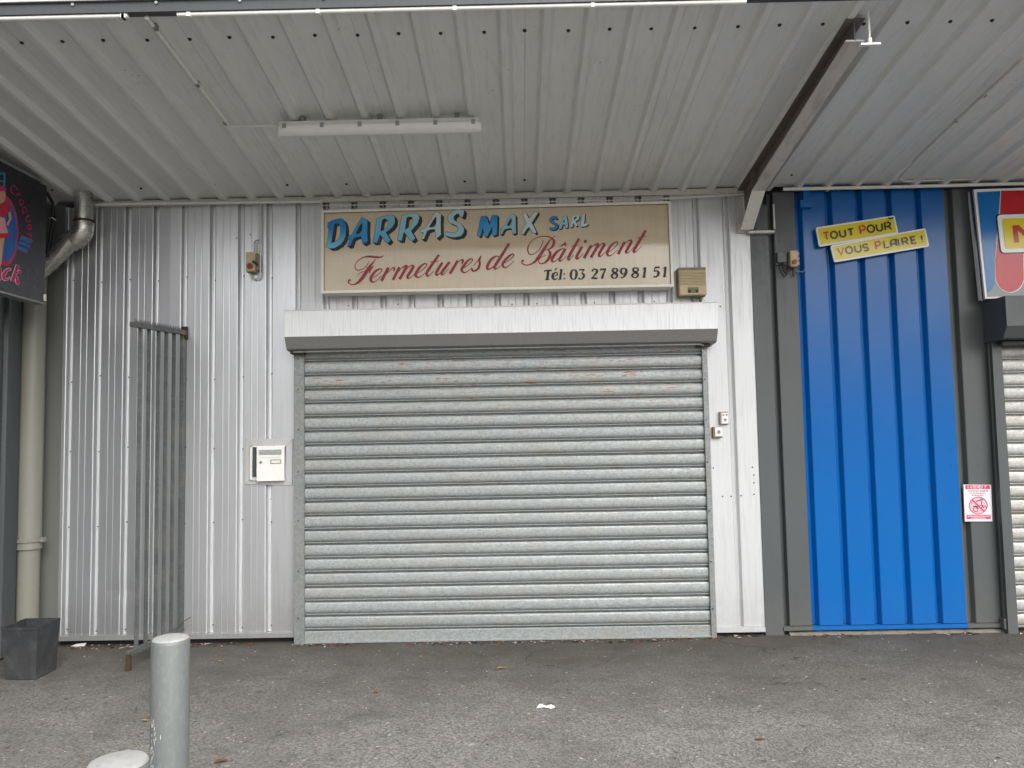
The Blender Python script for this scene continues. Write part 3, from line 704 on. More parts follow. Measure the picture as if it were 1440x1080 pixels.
def grad(cA, cB, yA, yB, x=700):
    zA, zB = W(x, yA, SY).z, W(x, yB, SY).z
    def f(co):
        t = max(0, min(1, (co.z-zA)/(zB-zA))); return tuple(cA[i]*(1-t)+cB[i]*t for i in range(3))
    return f
B1, B2_, B3, B4, B5 = (.0,.20,.52), (.02,.27,.56), (.10,.40,.58), (.28,.54,.62), (.50,.66,.70)
darras = [
 (450,280,12,[[(130,400),(200,362),(270,335),(345,325),(400,350),(430,420),(440,500),(430,620),(400,700),(340,770),(250,825),(170,835),(110,800),(130,700),(145,560),(148,500),(130,470)],
   [(245,410),(285,402),(320,415),(345,470),(350,560),(335,640),(300,690),(250,720),(190,745),(205,640),(225,520),(235,440)]],grad(B1,(.16,.46,.66),322,344,480)),
 (450,280,12,[[(700,305),(800,350),(797,560),(805,715),(730,760),(700,660),(692,625),(610,640),(560,665),(540,720),(515,790),(465,795),(480,740),(505,670),(460,660),(490,620),(540,600),(590,500),(650,390)],
   [(700,400),(712,420),(705,560),(690,578),(600,590),(620,540),(660,460)]],grad((.04,.32,.60),(.01,.24,.56),306,343,500)),
 (450,280,12,[[(955,330),(1050,290),(1190,262),(1240,270),(1262,320),(1260,400),(1220,470),(1160,520),(1110,560),(1190,690),(1140,745),(1110,730),(1060,650),(1010,590),(990,650),(965,735),(890,735),(905,660),(925,560),(945,430)],
   [(1045,350),(1075,325),(1120,330),(1148,370),(1150,430),(1125,480),(1070,520),(1020,550),(1030,450)]],grad((.20,.48,.62),(.07,.38,.60),303,341,540)),
 (560,280,12,[[(60,275),(160,245),(300,235),(345,260),(355,320),(330,400),(270,470),(215,535),(285,660),(235,710),(200,690),(150,620),(100,550),(80,600),(60,700),(-10,695),(5,600),(30,440)],
   [(140,310),(180,290),(225,295),(245,340),(235,400),(200,460),(150,495),(112,515),(125,420)]],grad((.34,.56,.63),(.16,.46,.60),300,338,580)),
 (560,280,12,[[(635,205),(720,250),(715,400),(720,600),(650,665),(640,640),(630,560),(615,505),(540,510),(490,535),(460,600),(435,670),(395,680),(400,650),(430,565),(380,555),(375,530),(400,505),(465,485),(510,400),(580,290)],
   [(632,285),(645,320),(635,440),(615,465),(530,478),(520,470),(560,400)]],grad((.58,.63,.62),(.40,.60,.66),297,335,605)),
 (560,280,12,[[(1108,180),(1105,240),(1085,300),(1050,295),(1035,270),(1020,240),(980,245),(935,290),(935,340),(980,380),(1060,420),(1110,490),(1105,560),(1060,620),(960,645),(880,640),(785,605),(805,550),(880,570),(950,570),(1000,545),(1015,500),(990,450),(920,415),(860,390),(832,330),(840,280),(880,230),(950,180),(1020,160)]],grad((.42,.60,.64),(.26,.52,.62),294,333,640)),
]
def word(items, off, edge, label, extra=None):
    def done(L_, S_): o_ = L_.build('letter', M['print'], sg); S_.build('drop_shadow', M['print'], o_)
    for ox, oy, s_, loops, cf in items:
        L_, S_ = MB(), MB(); block_letter(L_, S_, shift(loops, ox, oy, s_), off, cf, edge); done(L_, S_)
    if extra: L_, S_ = MB(), MB(); extra(L_, S_); done(L_, S_)
word(darras, (4.3, 3.6), 1.0, 'blue to pale blue word DARRAS')
mx = [
 (660,280,8,[[(135,195),(190,185),(210,240),(225,290),(255,180),(315,180),(315,260),(310,395),(265,415),(255,400),(265,300),(220,380),(195,425),(175,420),(165,380),(150,310),(130,400),(115,425),(88,410),(105,330),(120,250)]],grad(B1,(.05,.33,.60),303,333,690)),
 (660,280,8,[[(470,165),(520,180),(522,300),(525,380),(490,395),(480,350),(475,325),(420,330),(390,345),(370,390),(350,400),(350,375),(365,345),(345,340),(370,320),(395,300),(430,230)],[(468,210),(478,230),(470,295),(420,303),(440,255)]],grad((.30,.55,.62),(.20,.48,.60),300,330,715)),
 (660,280,8,[[(600,165),(635,150),(668,215),(685,205),(730,150),(770,140),(768,160),(702,265),(725,310),(755,375),(735,388),(700,360),(670,310),(640,345),(610,395),(580,385),(600,350),(645,275),(620,215)]],grad((.60,.65,.65),(.42,.60,.66),298,330,745)),
]
word(mx, (2.8, 2.4), .8, 'blue to pale blue word MAX')
sarl = [
 (660,280,8,[[(1065,190),(1095,185),(1105,240),(1110,320),(1085,325),(1075,282),(1050,287),(1035,330),(1005,335),(1020,290),(1005,285),(1030,268)],[(1068,225),(1073,260),(1050,263)]],B4),
 (660,280,8,[[(1155,190),(1220,172),(1240,185),(1235,225),(1195,250),(1220,295),(1200,310),(1170,265),(1160,315),(1135,318),(1145,250)],[(1180,200),(1210,195),(1205,220),(1175,235)]],B5),
 (660,280,8,[[(1270,175),(1300,165),(1300,220),(1290,280),(1330,265),(1340,280),(1310,305),(1255,310),(1258,250)]],B5),
]
def small_s(L_, S_):
    c = [(983,222,26),(968,203,26),(932,212,26),(918,240,26),(950,268,26),(984,290,26),(975,322,26),(940,336,26),(902,326,26)]
    q = [(660+x/8, 280+y/8, w_/8) for x, y, w_ in c]
    L_.stroke(q, P0, .0042, c=B1); S_.stroke([(x, y, w_+.9) for x, y, w_ in q], P0, .0028, c=DK)
    for k in (1, 2): S_.stroke([(x+.8*k, y+.7*k, w_) for x, y, w_ in q], P0, .0016+.0003*k, c=DK)
word(sarl, (1.6, 1.4), .5, 'small blue to white word SARL', small_s)

RD = (.30, .028, .045)
rd = MB()
def st(ox, oy, s_, pts, smooth=True, mbx=rd, c=RD, wk=1.0, d=.003):
    mbx.stroke([(ox+x/s_, oy+y/s_, w_/s_) for x, y, w_ in pts], P0, d+random.uniform(0, .0012), c=c, smooth=smooth, wk=wk)
A4 = (485, 340, 12); A5 = (595, 320, 10.286); A6 = (720, 310, 14.4); A7 = (800, 310, 12)
for pts in ([(655,235,6),(600,262,22),(500,258,38),(400,250,30),(310,265,16),(220,325,12),(175,400,14),(185,460,16),(230,485,16),(300,465,12),(370,410,12),(410,330,8)],
  [(520,290,12),(480,350,25),(410,440,50),(350,540,60),(280,640,55),(210,705,35),(130,730,18),(75,705,20),(70,660,30),(105,650,35)],
  [(220,570,10),(270,525,12),(340,500,12),(400,470,14)], [(490,410,12),(440,460,35),(415,535,15)],
  [(465,620,10),(550,570,12),(615,510,14),(625,470,20),(590,460,22),(520,500,40),(460,580,45),(440,640,50),(470,685,30),(530,670,14),(590,610,12),(620,575,10)],
  [(738,440,48),(620,668,52)], [(650,610,10),(740,510,12),(810,445,18),(840,450,30),(825,500,25)],
  [(925,430,44),(815,650,48)], [(865,560,10),(950,460,14),(1010,418,26),(1040,428,46),(925,640,48)],
  [(985,530,12),(1075,435,14),(1130,405,24),(1158,425,46),(1110,510,50),(1060,590,46),(1075,622,30),(1110,610,14),(1190,540,10)],
  [(1225,540,10),(1310,480,14),(1375,415,16),(1380,380,22),(1340,375,22),(1270,430,42),(1205,530,48),(1200,580,44),(1240,605,24),(1300,580,14),(1370,520,10)]): st(*A4, pts)
for pts in ([(230,395,34),(150,510,38),(60,650,40),(65,705,30),(100,690,14),(155,635,10)], [(105,500,12),(230,488,10)],
  [(280,510,36),(200,640,40),(195,690,30),(240,670,14),(310,600,12)], [(385,500,36),(280,640,40),(275,685,28),(310,670,12),(370,600,10)],
  [(505,480,38),(388,672,42)], [(420,600,10),(500,510,12),(555,470,18),(580,475,28),(560,530,24)],
  [(590,590,10),(670,530,12),(715,475,16),(700,455,18),(650,480,30),(580,570,40),(560,620,36),(590,655,22),(640,640,12),(710,580,10)],
  [(725,560,10),(790,480,12),(838,412,14),(815,470,30),(820,530,34),(800,590,34),(750,630,24),(710,625,24),(715,595,26)],
  [(1100,430,14),(1060,415,18),(990,460,36),(935,550,42),(930,600,36),(970,600,18),(1030,550,12),(1090,450,12)],
  [(1245,230,40),(1140,400,42),(1040,560,42),(1040,600,28),(1080,590,12),(1120,560,10)],
  [(1170,520,10),(1250,470,12),(1310,410,16),(1300,385,18),(1250,410,30),(1180,480,38),(1150,540,40),(1175,580,24),(1230,565,12),(1310,490,10)]): st(*A5, pts)
for pts in ([(630,390,12),(610,480,16),(550,590,16),(460,670,16),(380,695,20),(330,650,24),(320,560,24),(370,450,18),(460,370,16),(580,325,18),(700,320,22),(790,350,26),(850,410,50),(840,490,56),(790,560,34),(730,590,14),(650,600,14)],
  [(730,595,20),(770,650,50),(765,730,58),(710,820,50),(640,870,28),(570,875,22),(540,840,18),(560,780,14),(620,730,14),(690,710,12)],
  [(875,310,14),(800,370,18),(740,440,36),(650,580,56),(560,720,66),(470,830,50),(380,890,28),(290,910,22),(215,880,24),(200,830,28),(240,815,44)],
  [(1050,580,16),(1000,580,24),(900,650,54),(820,760,62),(810,820,50),(850,840,24),(930,780,14),(1000,700,12)],
  [(1085,575,52),(1000,720,58),(960,800,50),(980,830,26),(1040,790,14),(1110,715,12)],
  [(1360,365,50),(1260,540,54),(1150,740,58),(1140,800,40),(1180,790,18),(1250,690,12)], [(1195,520,14),(1370,500,12)]): st(*A6, pts)
rd.poly([[(720+x/14.4, 310+y/14.4) for x, y in ((945,545),(1085,430),(1108,530),(1060,500))]], P0, .003, c=RD)
for pts in ([(225,440,46),(140,590,50),(130,645,40),(170,635,16),(245,560,10)], [(250,355,30),(277,355,58),(304,355,30)],
  [(375,420,48),(255,640,50)], [(300,560,10),(400,440,14),(455,405,26),(490,420,46),(370,630,50)],
  [(420,560,10),(520,430,14),(570,390,22),(600,410,46),(540,510,48),(505,580,46),(520,610,28),(560,590,14),(640,510,10)],
  [(670,540,10),(760,470,12),(820,400,16),(820,370,20),(780,370,22),(700,440,44),(650,530,48),(650,580,40),(690,600,22),(740,570,12),(820,500,10)],
  [(940,360,44),(830,572,48)], [(870,490,10),(970,370,14),(1030,335,26),(1055,360,44),(990,480,48),(960,530,44),(980,550,24),(1020,530,12),(1090,455,10)],
  [(1300,165,44),(1200,330,48),(1105,490,50),(1095,535,36),(1130,530,16),(1225,435,10)], [(1155,295,12),(1310,270,10)]): st(*A7, pts)
rd.build('lettering', M['print'], sg, label='dark red script reading Fermetures de Bâtiment')
# phone number
bk_ = MB(); BKC = (.018, .018, .016)
A8 = (755, 360, 7.3846)
def tb(pts, smooth=True): st(*A8, pts, smooth=smooth, mbx=bk_, c=BKC, wk=1.0)
tb([(80,156,14),(150,150,14)], False); tb([(80,148,6),(78,170,10)], False); tb([(150,142,6),(147,163,10)], False); tb([(120,150,28),(107,248,28)], False); tb([(82,250,10),(130,247,10)], False)
tb([(160,218,10),(200,206,10),(213,188,16),(196,174,12),(166,195,26),(165,232,26),(190,247,14),(214,230,8)]); tb([(184,157,6),(204,128,18)], False)
tb([(256,138,24),(240,242,24)], False); tb([(236,146,8),(258,140,8)], False); tb([(222,248,10),(254,244,10)], False)
for yy_ in (190, 238): tb([(274,yy_,8),(283,yy_,20),(292,yy_,8)])
def dig(ch, x0, x1):
    w_ = x1-x0; sl_ = .14; yb = 250-.030*((x0+x1)/2-378); h = 110
    def q(pts, smooth=True): tb([(x0+u*w_+ (1-v)*h*sl_*.5-3, yb-h+v*h, t) for u, v, t in pts], smooth)
    if ch == '0': q([(.5,.04,10),(.2,.15,20),(.08,.5,28),(.2,.85,20),(.5,.96,10),(.8,.85,20),(.92,.5,28),(.8,.15,20),(.5,.04,10)])
    if ch == '3': q([(.1,.07,16),(.55,.08,16),(.9,.05,14)], False); q([(.9,.06,8),(.5,.40,10)], False); q([(.45,.40,10),(.8,.5,22),(.85,.72,26),(.6,.93,14),(.25,.95,14),(.12,.82,22)])
    if ch == '2': q([(.15,.28,22),(.25,.10,16),(.55,.05,14),(.85,.18,24),(.80,.40,24),(.45,.68,14),(.15,.93,10)]); q([(.08,.92,18),(.5,.90,20),(.92,.96,16)]); q([(.92,.98,8),(.97,.80,10)], False)
    if ch == '7': q([(.08,.10,20),(.5,.10,20),(1.0,.06,16)]); q([(.06,.24,8),(.08,.04,10)], False); q([(.98,.06,10),(.62,.5,20),(.42,.98,28)])
    if ch == '8': q([(.5,.04,10),(.2,.12,20),(.18,.32,22),(.55,.48,26),(.88,.66,24),(.8,.9,18),(.45,.97,10),(.1,.86,20),(.12,.66,22),(.5,.48,12),(.85,.30,20),(.8,.10,18),(.5,.04,10)])
    if ch == '9': q([(.55,.04,10),(.2,.14,20),(.12,.34,26),(.3,.56,18),(.6,.58,10),(.85,.40,18)]); q([(.55,.04,10),(.86,.16,22),(.92,.42,28),(.75,.74,24),(.4,.95,14),(.12,.92,18)])
    if ch == '1': q([(.75,.02,24),(.62,.98,26)], False); q([(.1,.20,8),(.75,.06,14)], False); q([(.2,.97,10),(1.0,.97,10)], False)
    if ch == '5': q([(.25,.06,18),(.95,.05,18)], False); q([(.30,.05,10),(.20,.46,10)], False); q([(.20,.44,12),(.6,.38,14),(.88,.55,26),(.82,.80,24),(.5,.96,14),(.15,.92,18)]); q([(.97,.0,8),(.95,.14,8)], False)
for ch, a, b_ in (('0',345,416),('3',427,497),('2',560,630),('7',650,713),('8',772,840),('9',860,930),('8',984,1055),('1',1088,1128),('5',1200,1268),('1',1300,1340)): dig(ch, a, b_)
bk_.build('lettering', M['print'], sg, label='black text Tél: 03 27 89 81 51')

# ------------------------------------------------------------------ small yellow slogan sign
YS = -.045
PS = onY(YS, W(1227, 335, YS).z); Z1 = (1140, 295, 8.47)
t2 = thing('slogan_sign', W(1227, 335, YS), 'tilted yellow two tier sign reading TOUT POUR VOUS PLAIRE !', 'sign')
def rounded(c, r, ins=0):
    n = len(c); out = []; cx_ = sum(p[0] for p in c)/n; cy_ = sum(p[1] for p in c)/n
    cc = []
    for i in range(n):
        p, a, b_ = Vector(c[i]), Vector(c[i-1]), Vector(c[(i+1) % n]); da, db = (a-p).normalized(), (b_-p).normalized(); cc.append(p+(da+db)*ins)
    for i in range(n):
        p, a, b_ = cc[i], cc[i-1], cc[(i+1) % n]; da, db = (a-p).normalized(), (b_-p).normalized()
        s0, s1 = p+da*r, p+db*r
        for k in range(5):
            t = k/4; q = s0*(1-t)**2+p*2*t*(1-t)+s1*t*t; out.append((q.x, q.y))
    return out
def zpx(pts, A): return [(A[0]+x/A[2], A[1]+y/A[2]) for x, y in pts]
up_ = [(58,213),(1000,66),(1042,285),(98,445)]; lo_ = [(228,430),(1362,220),(1406,440),(275,632)]
def slab(mb, loop, place, d, th, c, m=0):
    mb.poly([loop], place, d, c=c, m=m)
    n = len(loop)
    for i in range(n):
        a, b_ = loop[i], loop[(i+1) % n]; mb.face([place(a[0], a[1], d), place(b_[0], b_[1], d), place(b_[0], b_[1], d-th), place(a[0], a[1], d-th)], c, m)
WH = (.80,.80,.78); YE = (.68,.55,.025)
m_ = MB(); slab(m_, zpx(rounded(up_, 26), Z1), PS, .006, .012, WH); m_.build('panel', M['print2'], t2, label='upper tier')
m_ = MB(); slab(m_, zpx(rounded(lo_, 26), Z1), PS, .008, .014, WH); m_.build('panel', M['print2'], t2, label='lower tier')
m_ = MB(); m_.poly([zpx(rounded(up_, 10, 20), Z1)], PS, .0085, c=YE); m_.poly([zpx(rounded(lo_, 10, 20), Z1)], PS, .0105, c=YE); m_.build('yellow_field', M['print2'], t2)
# monoline capitals in a unit box (u right, v up)
def arc(cx_, cy_, rx, ry, a0, a1, n=12): return [(cx_+rx*math.cos(math.radians(a0+(a1-a0)*k/n)), cy_+ry*math.sin(math.radians(a0+(a1-a0)*k/n))) for k in range(n+1)]
GL = {'T': [[(0,1),(1,1)],[(.5,1),(.5,0)]], 'O': [arc(.5,.5,.5,.5,90,450,20)], 'U': [[(0,1),(0,.35)]+arc(.5,.35,.5,.35,180,360,10)+[(1,1)]],
 'P': [[(0,0),(0,1),(.6,1)]+arc(.6,.72,.38,.28,90,-90,8)+[(0,.44)]], 'R': [[(0,0),(0,1),(.6,1)]+arc(.6,.74,.36,.26,90,-90,8)+[(0,.48)],[(.5,.48),(1,0)]],
 'V': [[(0,1),(.5,0),(1,1)]], 'S': [[(.95,.85)]+arc(.5,.74,.45,.26,40,270,10)+arc(.5,.24,.45,.24,90,-150,10)], 'L': [[(0,1),(0,0),(1,0)]],
 'A': [[(0,0),(.0,.6)]+arc(.45,.6,.45,.4,180,90,6)+[(1,1),(1,0)],[(0,.38),(1,.38)]], 'I': [[(0,0),(0,1)]], 'E': [[(1,1),(0,1),(0,0),(1,0)],[(0,.5),(.85,.5)]], '!': [[(0,1),(0,.32)],[(0,.12),(0,0)]],
 'N': [[(0,0),(0,1),(1,0),(1,1)]], 'D': [[(0,0),(0,1),(.5,1)]+arc(.5,.5,.5,.5,90,-90,10)+[(0,0)]]}
lt = MB(); RR = (.52,.05,.03); BK2 = (.03,.035,.03)
def cap(ch, O, ua, ub, h, sl_, c, wd=20, d=.0125):
    lt = MB()
    for ln in GL[ch]:
        pts = []
        for u, v in ln:
            U = ua+wd/2+(ub-ua-wd)*u; V = wd/2+(h-wd)*v; pts.append((Z1[0]+(O[0]+U-.17*V)/Z1[2], Z1[1]+(O[1]-sl_*U-V)/Z1[2], wd/Z1[2]))
        lt.stroke(pts, PS, d+random.uniform(0,.0008), smooth=False, c=c)
    lt.build('letter', M['print2'], t2)
O1 = (150, 374)
for ch, a, b_, c, h in (('T',0,82,RR,104),('O',82,178,BK2,100),('U',190,276,BK2,100),('T',290,374,BK2,98),('P',433,515,RR,112),('O',520,620,BK2,104),('U',630,715,BK2,102),('R',728,818,BK2,102)): cap(ch, O1, a, b_, h, .163, c)
O2 = (318, 556)
for ch, a, b_, c, h in (('V',-4,86,RR,100),('O',90,186,BK2,98),('U',200,288,BK2,98),('S',294,378,BK2,98),('P',446,524,RR,106),('L',546,620,BK2,100),('A',624,708,BK2,98),('I',716,736,BK2,98),('R',762,848,BK2,98),('E',870,942,BK2,98),('!',995,1015,BK2,98)): cap(ch, O2, a, b_, h, .157, c)
MB().tube([W(1249.5, 306, YS-.015), W(1252, 307.5, YS-.02), W(1256, 306, YS-.018)], .006, 6).build('cable_tie', M['black'], t2)

# ------------------------------------------------------------------ right shop sign (awning print with yellow plate)
YR = -.10; PR = onY(YR, W(1420, 340, YR).z); Z2 = (1360, 255, 6.353)
s3 = thing('shop_sign', W(1420, 340, YR), 'blue and red scalloped awning sign with yellow plate at the right edge', 'sign')
ext = 1500   # continues beyond the picture edge
top = lambda x: 66-.020*(x-72)*1.2; bot = lambda x: 1052-.03*(x-150)
m_ = MB(); slab(m_, zpx([(72,66),(ext,20),(ext,1000),(150,1052)], Z2), PR, .0, .09, WH); m_.build('board', M['print2'], s3)
nv = (.004,.01,.05)
m_ = MB(); m_.poly([zpx([(44,45),(ext,0),(ext,22),(72,66),(150,1052),(130,1075)], Z2)], PR, -.02, c=nv); m_.build('shadow_trim', M['print2'], s3)
Bc, Rc, Gc = (.0,.14,.42), (.50,.012,.02), (.22,.23,.24)
m_ = MB()
m_.poly([zpx([(142,560),(ext,520),(ext,985),(167,1038)], Z2)], PR, .002, c=Gc)
m_.poly([zpx([(96,92),(306,82),(285,280),(262,480),(240,640),(232,750),(236,880),(232,925),(215,960),(195,985),(167,1000)], Z2)], PR, .004, c=Bc)
def scal(x0t, x1t, x0, x1, c):
    pts = [(x0t, 80), (x1t, 76), ((x1t+x1)/2+4, 400), (x1, 700), (x1, 860)]+[((x0+x1)/2+(x1-x0)/2*math.cos(a), 860+140*math.sin(a)) for a in [math.pi*k/12 for k in range(1, 12)]]+[(x0, 860), (x0, 700), ((x0t+x0)/2+8, 400)]
    m_.poly([zpx(pts, Z2)], PR, .0045, c=WH); cx_ = (x0+x1)/2
    m_.poly([zpx([(x+(6 if x < cx_ else -6), y-6 if y > 800 else y) for x, y in pts], Z2)], PR, .0065, c=c)
k = 0
xs0 = 306
for k in range(5):
    scal(xs0+k*235, xs0+(k+1)*235, 238+k*262, 238+(k+1)*262, (Rc, (.72,.70,.68), Bc, (.72,.70,.68), Rc)[k])
m_.build('awning_print', M['print2'], s3)
m_ = MB(); m_.poly([zpx(rounded([(254,292),(ext-150,250),(ext-150,620),(284,650)], 36), Z2)], PR, .008, c=nv)
slab(m_, zpx(rounded([(264,302),(ext-160,262),(ext-160,610),(292,644)], 34), Z2), PR, .016, .01, WH)
m_.poly([zpx([(305,338),(ext-190,305),(ext-190,580),(328,606)], Z2)], PR, .0185, c=(.68,.54,.01)); m_.build('name_plate', M['print2'], s3)
m_ = MB(); m_.poly([zpx([(394,398),(452,394),(545,500),(536,392),(584,390),(598,548),(552,552),(440,440),(450,552),(408,552)], Z2)], PR, .021, c=(.45,.02,.015)); m_.build('letter', M['print2'], s3)

# ------------------------------------------------------------------ left shop sign on the side wall
XS = -3.56
def PL(x, y, d): p = PX(x, y, XS+.02); p.x = XS+.02+d; return p
s4 = thing('shop_sign', PX(40, 330, XS), 'dark sign with pink script and winged blue roundel at the left edge', 'sign')
e0, e1 = PX(66, 262, XS+.02), PX(66, 427, XS+.02)
m_ = MB(); zt4, zb4 = e0.z, e1.z; m_.box((XS-.06, -2.4, zb4), (XS+.02, e0.y, zt4)); m_.build('board', M['signdark'], s4)
MB().box((XS-.065, -2.41, zb4-.012), (XS+.024, e0.y+.003, zb4-.0)).build('frame_edge', M['rail'], s4)
MB().box((XS-.16, -2.4, zt4+.012), (XS+.01, e0.y-.05, zt4+.035)).build('top_rail', M['rail'], s4)
for yb_ in (-.55, -1.6): MB().box((-3.84, yb_-.02, zt4-.25), (XS-.06, yb_+.02, zt4-.21)).build('arm', M['greydark'], s4)
p = PX(64, 420, XS+.02); MB().box((XS+.018, e0.y-.012, p.z-.02), (XS+.03, e0.y+.005, p.z+.03)).build('tag', M['white'], s4)
Z3 = (0, 225, 9.0); Z4 = (0, 335, 10.8)
PK = (.42,.015,.10); BL = (.012,.09,.30)
m_ = MB()
# roundel centred beyond the picture edge
def Q3(pts): return [(x/9.0, 225+y/9.0) for x, y in pts]
yc, zc = PX(2, 322, XS+.02).y-.02, PX(2, 322, XS+.02).z
yc = PX(0, 322, XS).y+.015
def PD(y, z, d): return Vector((XS+.02+d, y, z))
rr_z = (PX(2, 272, XS).z-PX(2, 372, XS).z)/2*1.0
edge = PX(26, 322, XS+.02); rr_y = edge.y-yc
el_ = lambda k, n=36: [(yc+rr_y*k*math.cos(2*math.pi*i/n), zc+rr_z*k*math.sin(2*math.pi*i/n)) for i in range(n)]
m_.poly([el_(1.0)], PD, .002, c=PK); m_.poly([el_(.87)], PD, .004, c=BL)
wing = []
for (x0, y0, x1, y1) in ((245,985,400,1040), (228,1040,375,1100), (210,1095,345,1155)):
    m_.stroke([(x0/9, 225+y0/9, 7.5), (x1/9, 225+y1/9, 7.5)], PL, .0025, smooth=False, c=PK)
    m_.stroke([(x0/9, 225+y0/9, 5.6), (x1/9-.6, 225+y1/9-.2, 5.6)], PL, .0045, smooth=False, c=(.01,.13,.33))
m_.build('roundel', M['print'], s4)
# lettering along the arc
m_ = MB()
def glyph(strokes, cx_, cy_, ang, s_, w_=1.5, c=PK):
    ca, sa = math.cos(math.radians(ang)), math.sin(math.radians(ang))
    m_ = MB()
    for ln in strokes: m_.stroke([(cx_+(u*ca-v*sa)*s_*.85, cy_+(u*sa+v*ca)*s_*1.15, w_) for u, v in ln], PL, .003, smooth=len(ln) > 3, c=c)
    m_.build('letter', M['print'], s4)
gC = [[(.5,-.35),(.1,-.5),(-.35,-.3),(-.45,.1),(-.2,.45),(.2,.5),(.5,.35)]]; gr = [[(-.3,-.45),(-.3,.5)],[(-.3,-.1),(0,-.4),(.35,-.4)]]
go = [[(0,-.45),(-.4,-.2),(-.4,.25),(0,.48),(.4,.25),(.4,-.2),(0,-.45)]]; gq = go+[[(.4,-.45),(.4,.9)]]; gu = [[(-.4,-.45),(-.4,.2),(-.15,.48),(.2,.45),(.4,.2)],[(.4,-.45),(.4,.5)]]
ge = [[(-.4,.02),(.4,.02),(.3,-.35),(0,-.48),(-.35,-.25),(-.4,.2),(-.1,.48),(.35,.38)]]
for gl_, zx, zy, an, s_ in ((gC,165,372,38,9.5),(gr,222,450,50,7),(go,265,535,58,7),(gq,305,630,66,7),(gu,348,745,74,7.5),(ge,365,850,80,7.5),(gr,368,960,85,7.5)):
    glyph(gl_, zx/9, 225+zy/9, an, s_)
# blue letter fragment top left and "ck" with pale outline
for a in ([(52/9,225+165/9,2.4),(50/9,225+330/9,2.4)], [(-2,225+178/9,2.4),(52/9,225+168/9,2.4)], [(-2,225+270/9,2),(45/9,225+266/9,2)]): m_.stroke(a, PL, .003, smooth=False, c=(.02,.25,.40))
ck = [[(160,490,22),(130,470,26),(80,500,44),(45,570,52),(60,620,40),(100,625,20),(150,590,16)], [(262,405,46),(175,660,50)], [(200,560,16),(250,530,18),(290,505,34),(285,535,24)], [(215,570,20),(250,620,44),(255,680,34),(290,660,22)],
      [(-10,450,40),(-14,600,44),(20,610,26)]]
for ln in ck:
    q = [(x/10.8, 335+y/10.8, w_/10.8) for x, y, w_ in ln]
    m_.stroke([(x, y, w_+1.6) for x, y, w_ in q], PL, .0028+random.uniform(0,.0006), c=(.62,.55,.60)); m_.stroke(q, PL, .005+random.uniform(0,.0008), c=PK)
m_.build('lettering', M['print'], s4, label='pink script ending ck with pale outline')
# small figure in a red dress, cut by the picture edge
m_ = MB(); SK = (.50,.27,.18)
F = lambda pts, d, c: m_.poly([[(x/9, 225+y/9) for x, y in pts]], PL, d, c=c)
F([(-20,390),(45,385),(58,430),(50,500),(30,550),(-20,560)], .008, SK); F([(-25,330),(20,320),(58,360),(60,392),(-25,400)], .010, PK)
F([(-25,560),(60,520),(105,570),(118,660),(75,665),(55,700),(-25,720)], .009, (.42,.01,.04)); F([(85,665),(118,660),(130,740),(85,835),(62,815),(98,745)], .010, SK)
F([(-25,715),(45,735),(62,830),(95,965),(-25,985)], .0095, (.55,.25,.28)); F([(-25,930),(90,925),(100,975),(-25,992)], .011, (.42,.01,.04)); F([(-25,985),(45,985),(20,1150),(5,1300),(-25,1400)], .008, SK)
m_.build('printed_figure', M['print'], s4, label='printed figure in a red cap and dress')

# ------------------------------------------------------------------ drainpipes
dx = W(43, 640, -.13).x
dp = thing('drainpipe', (dx, -.13, 0), 'cream plastic drainpipe standing in the left corner', 'drainpipe')
MB().tube([(dx, -.13, .01), (dx, -.13, .80)], .080, 24).build('lower_pipe', M['cream'], dp, smooth=True)
MB().tube([(dx, -.13, .78), (dx, -.13, .86), (dx, -.13, 2.95)], [.094, .088, .088], 24).build('pipe', M['cream'], dp, smooth=True)
m_ = MB(); m_.tube([(dx, -.13, .835), (dx, -.13, .86)], .100, 24); m_.box((dx+.095, -.15, .83), (dx+.125, -.11, .865)).build('clamp', M['cream'], dp)
zp = thing('downpipe_elbow', W(118, 300, -.15), 'silver zinc downpipe bending down left below the canopy corner', 'drainpipe')
za = W(118, 283, -.15); zb_ = W(118, 322, -.15); zc_ = W(64, 374, -.15)
r_ = .068
MB().tube([Vector((za.x, -.15, soff(-.15)+.02)), Vector((za.x, -.15, zb_.z+.02))], r_, 22).build('stub', M['zinc'], zp, smooth=True)
dirn = (zc_-zb_).normalized()
pts = [Vector((za.x, -.15, zb_.z+.05)), zb_+Vector((0,0,.03)), zb_+Vector((-.004,0,-.02)), zb_+Vector((-.022,0,-.055)), zb_+Vector((-.05,0,-.085)), zb_+dirn*.13]
MB().tube(pts, r_+.006, 22).build('elbow', M['zinc'], zp, smooth=True)
q0_ = zb_+dirn*.12
MB().tube([q0_, zc_+dirn*.0, zc_+dirn*.10, Vector((dx, -.14, zc_.z-.2))], r_, 22).build('slanting_pipe', M['zinc'], zp, smooth=True)
MB().tube([q0_+dirn*.01, q0_+dirn*.045], r_+.010, 22).build('collar', M['zinc'], zp, smooth=True)
for tt_ in (.03, .085): MB().tube([zb_+dirn*tt_, zb_+dirn*(tt_+.006)], r_+.0085, 22).build('seam', M['rail'], zp, smooth=True)
MB().tube([zb_+Vector((0,0,.055)), zb_+Vector((0,0,.07))], r_+.009, 22).build('rust_ring', M['rust'], zp, smooth=True)
MB().tube([zc_-dirn*.05, zc_-dirn*.035], r_+.006, 22).build('collar', M['zinc'], zp, smooth=True)
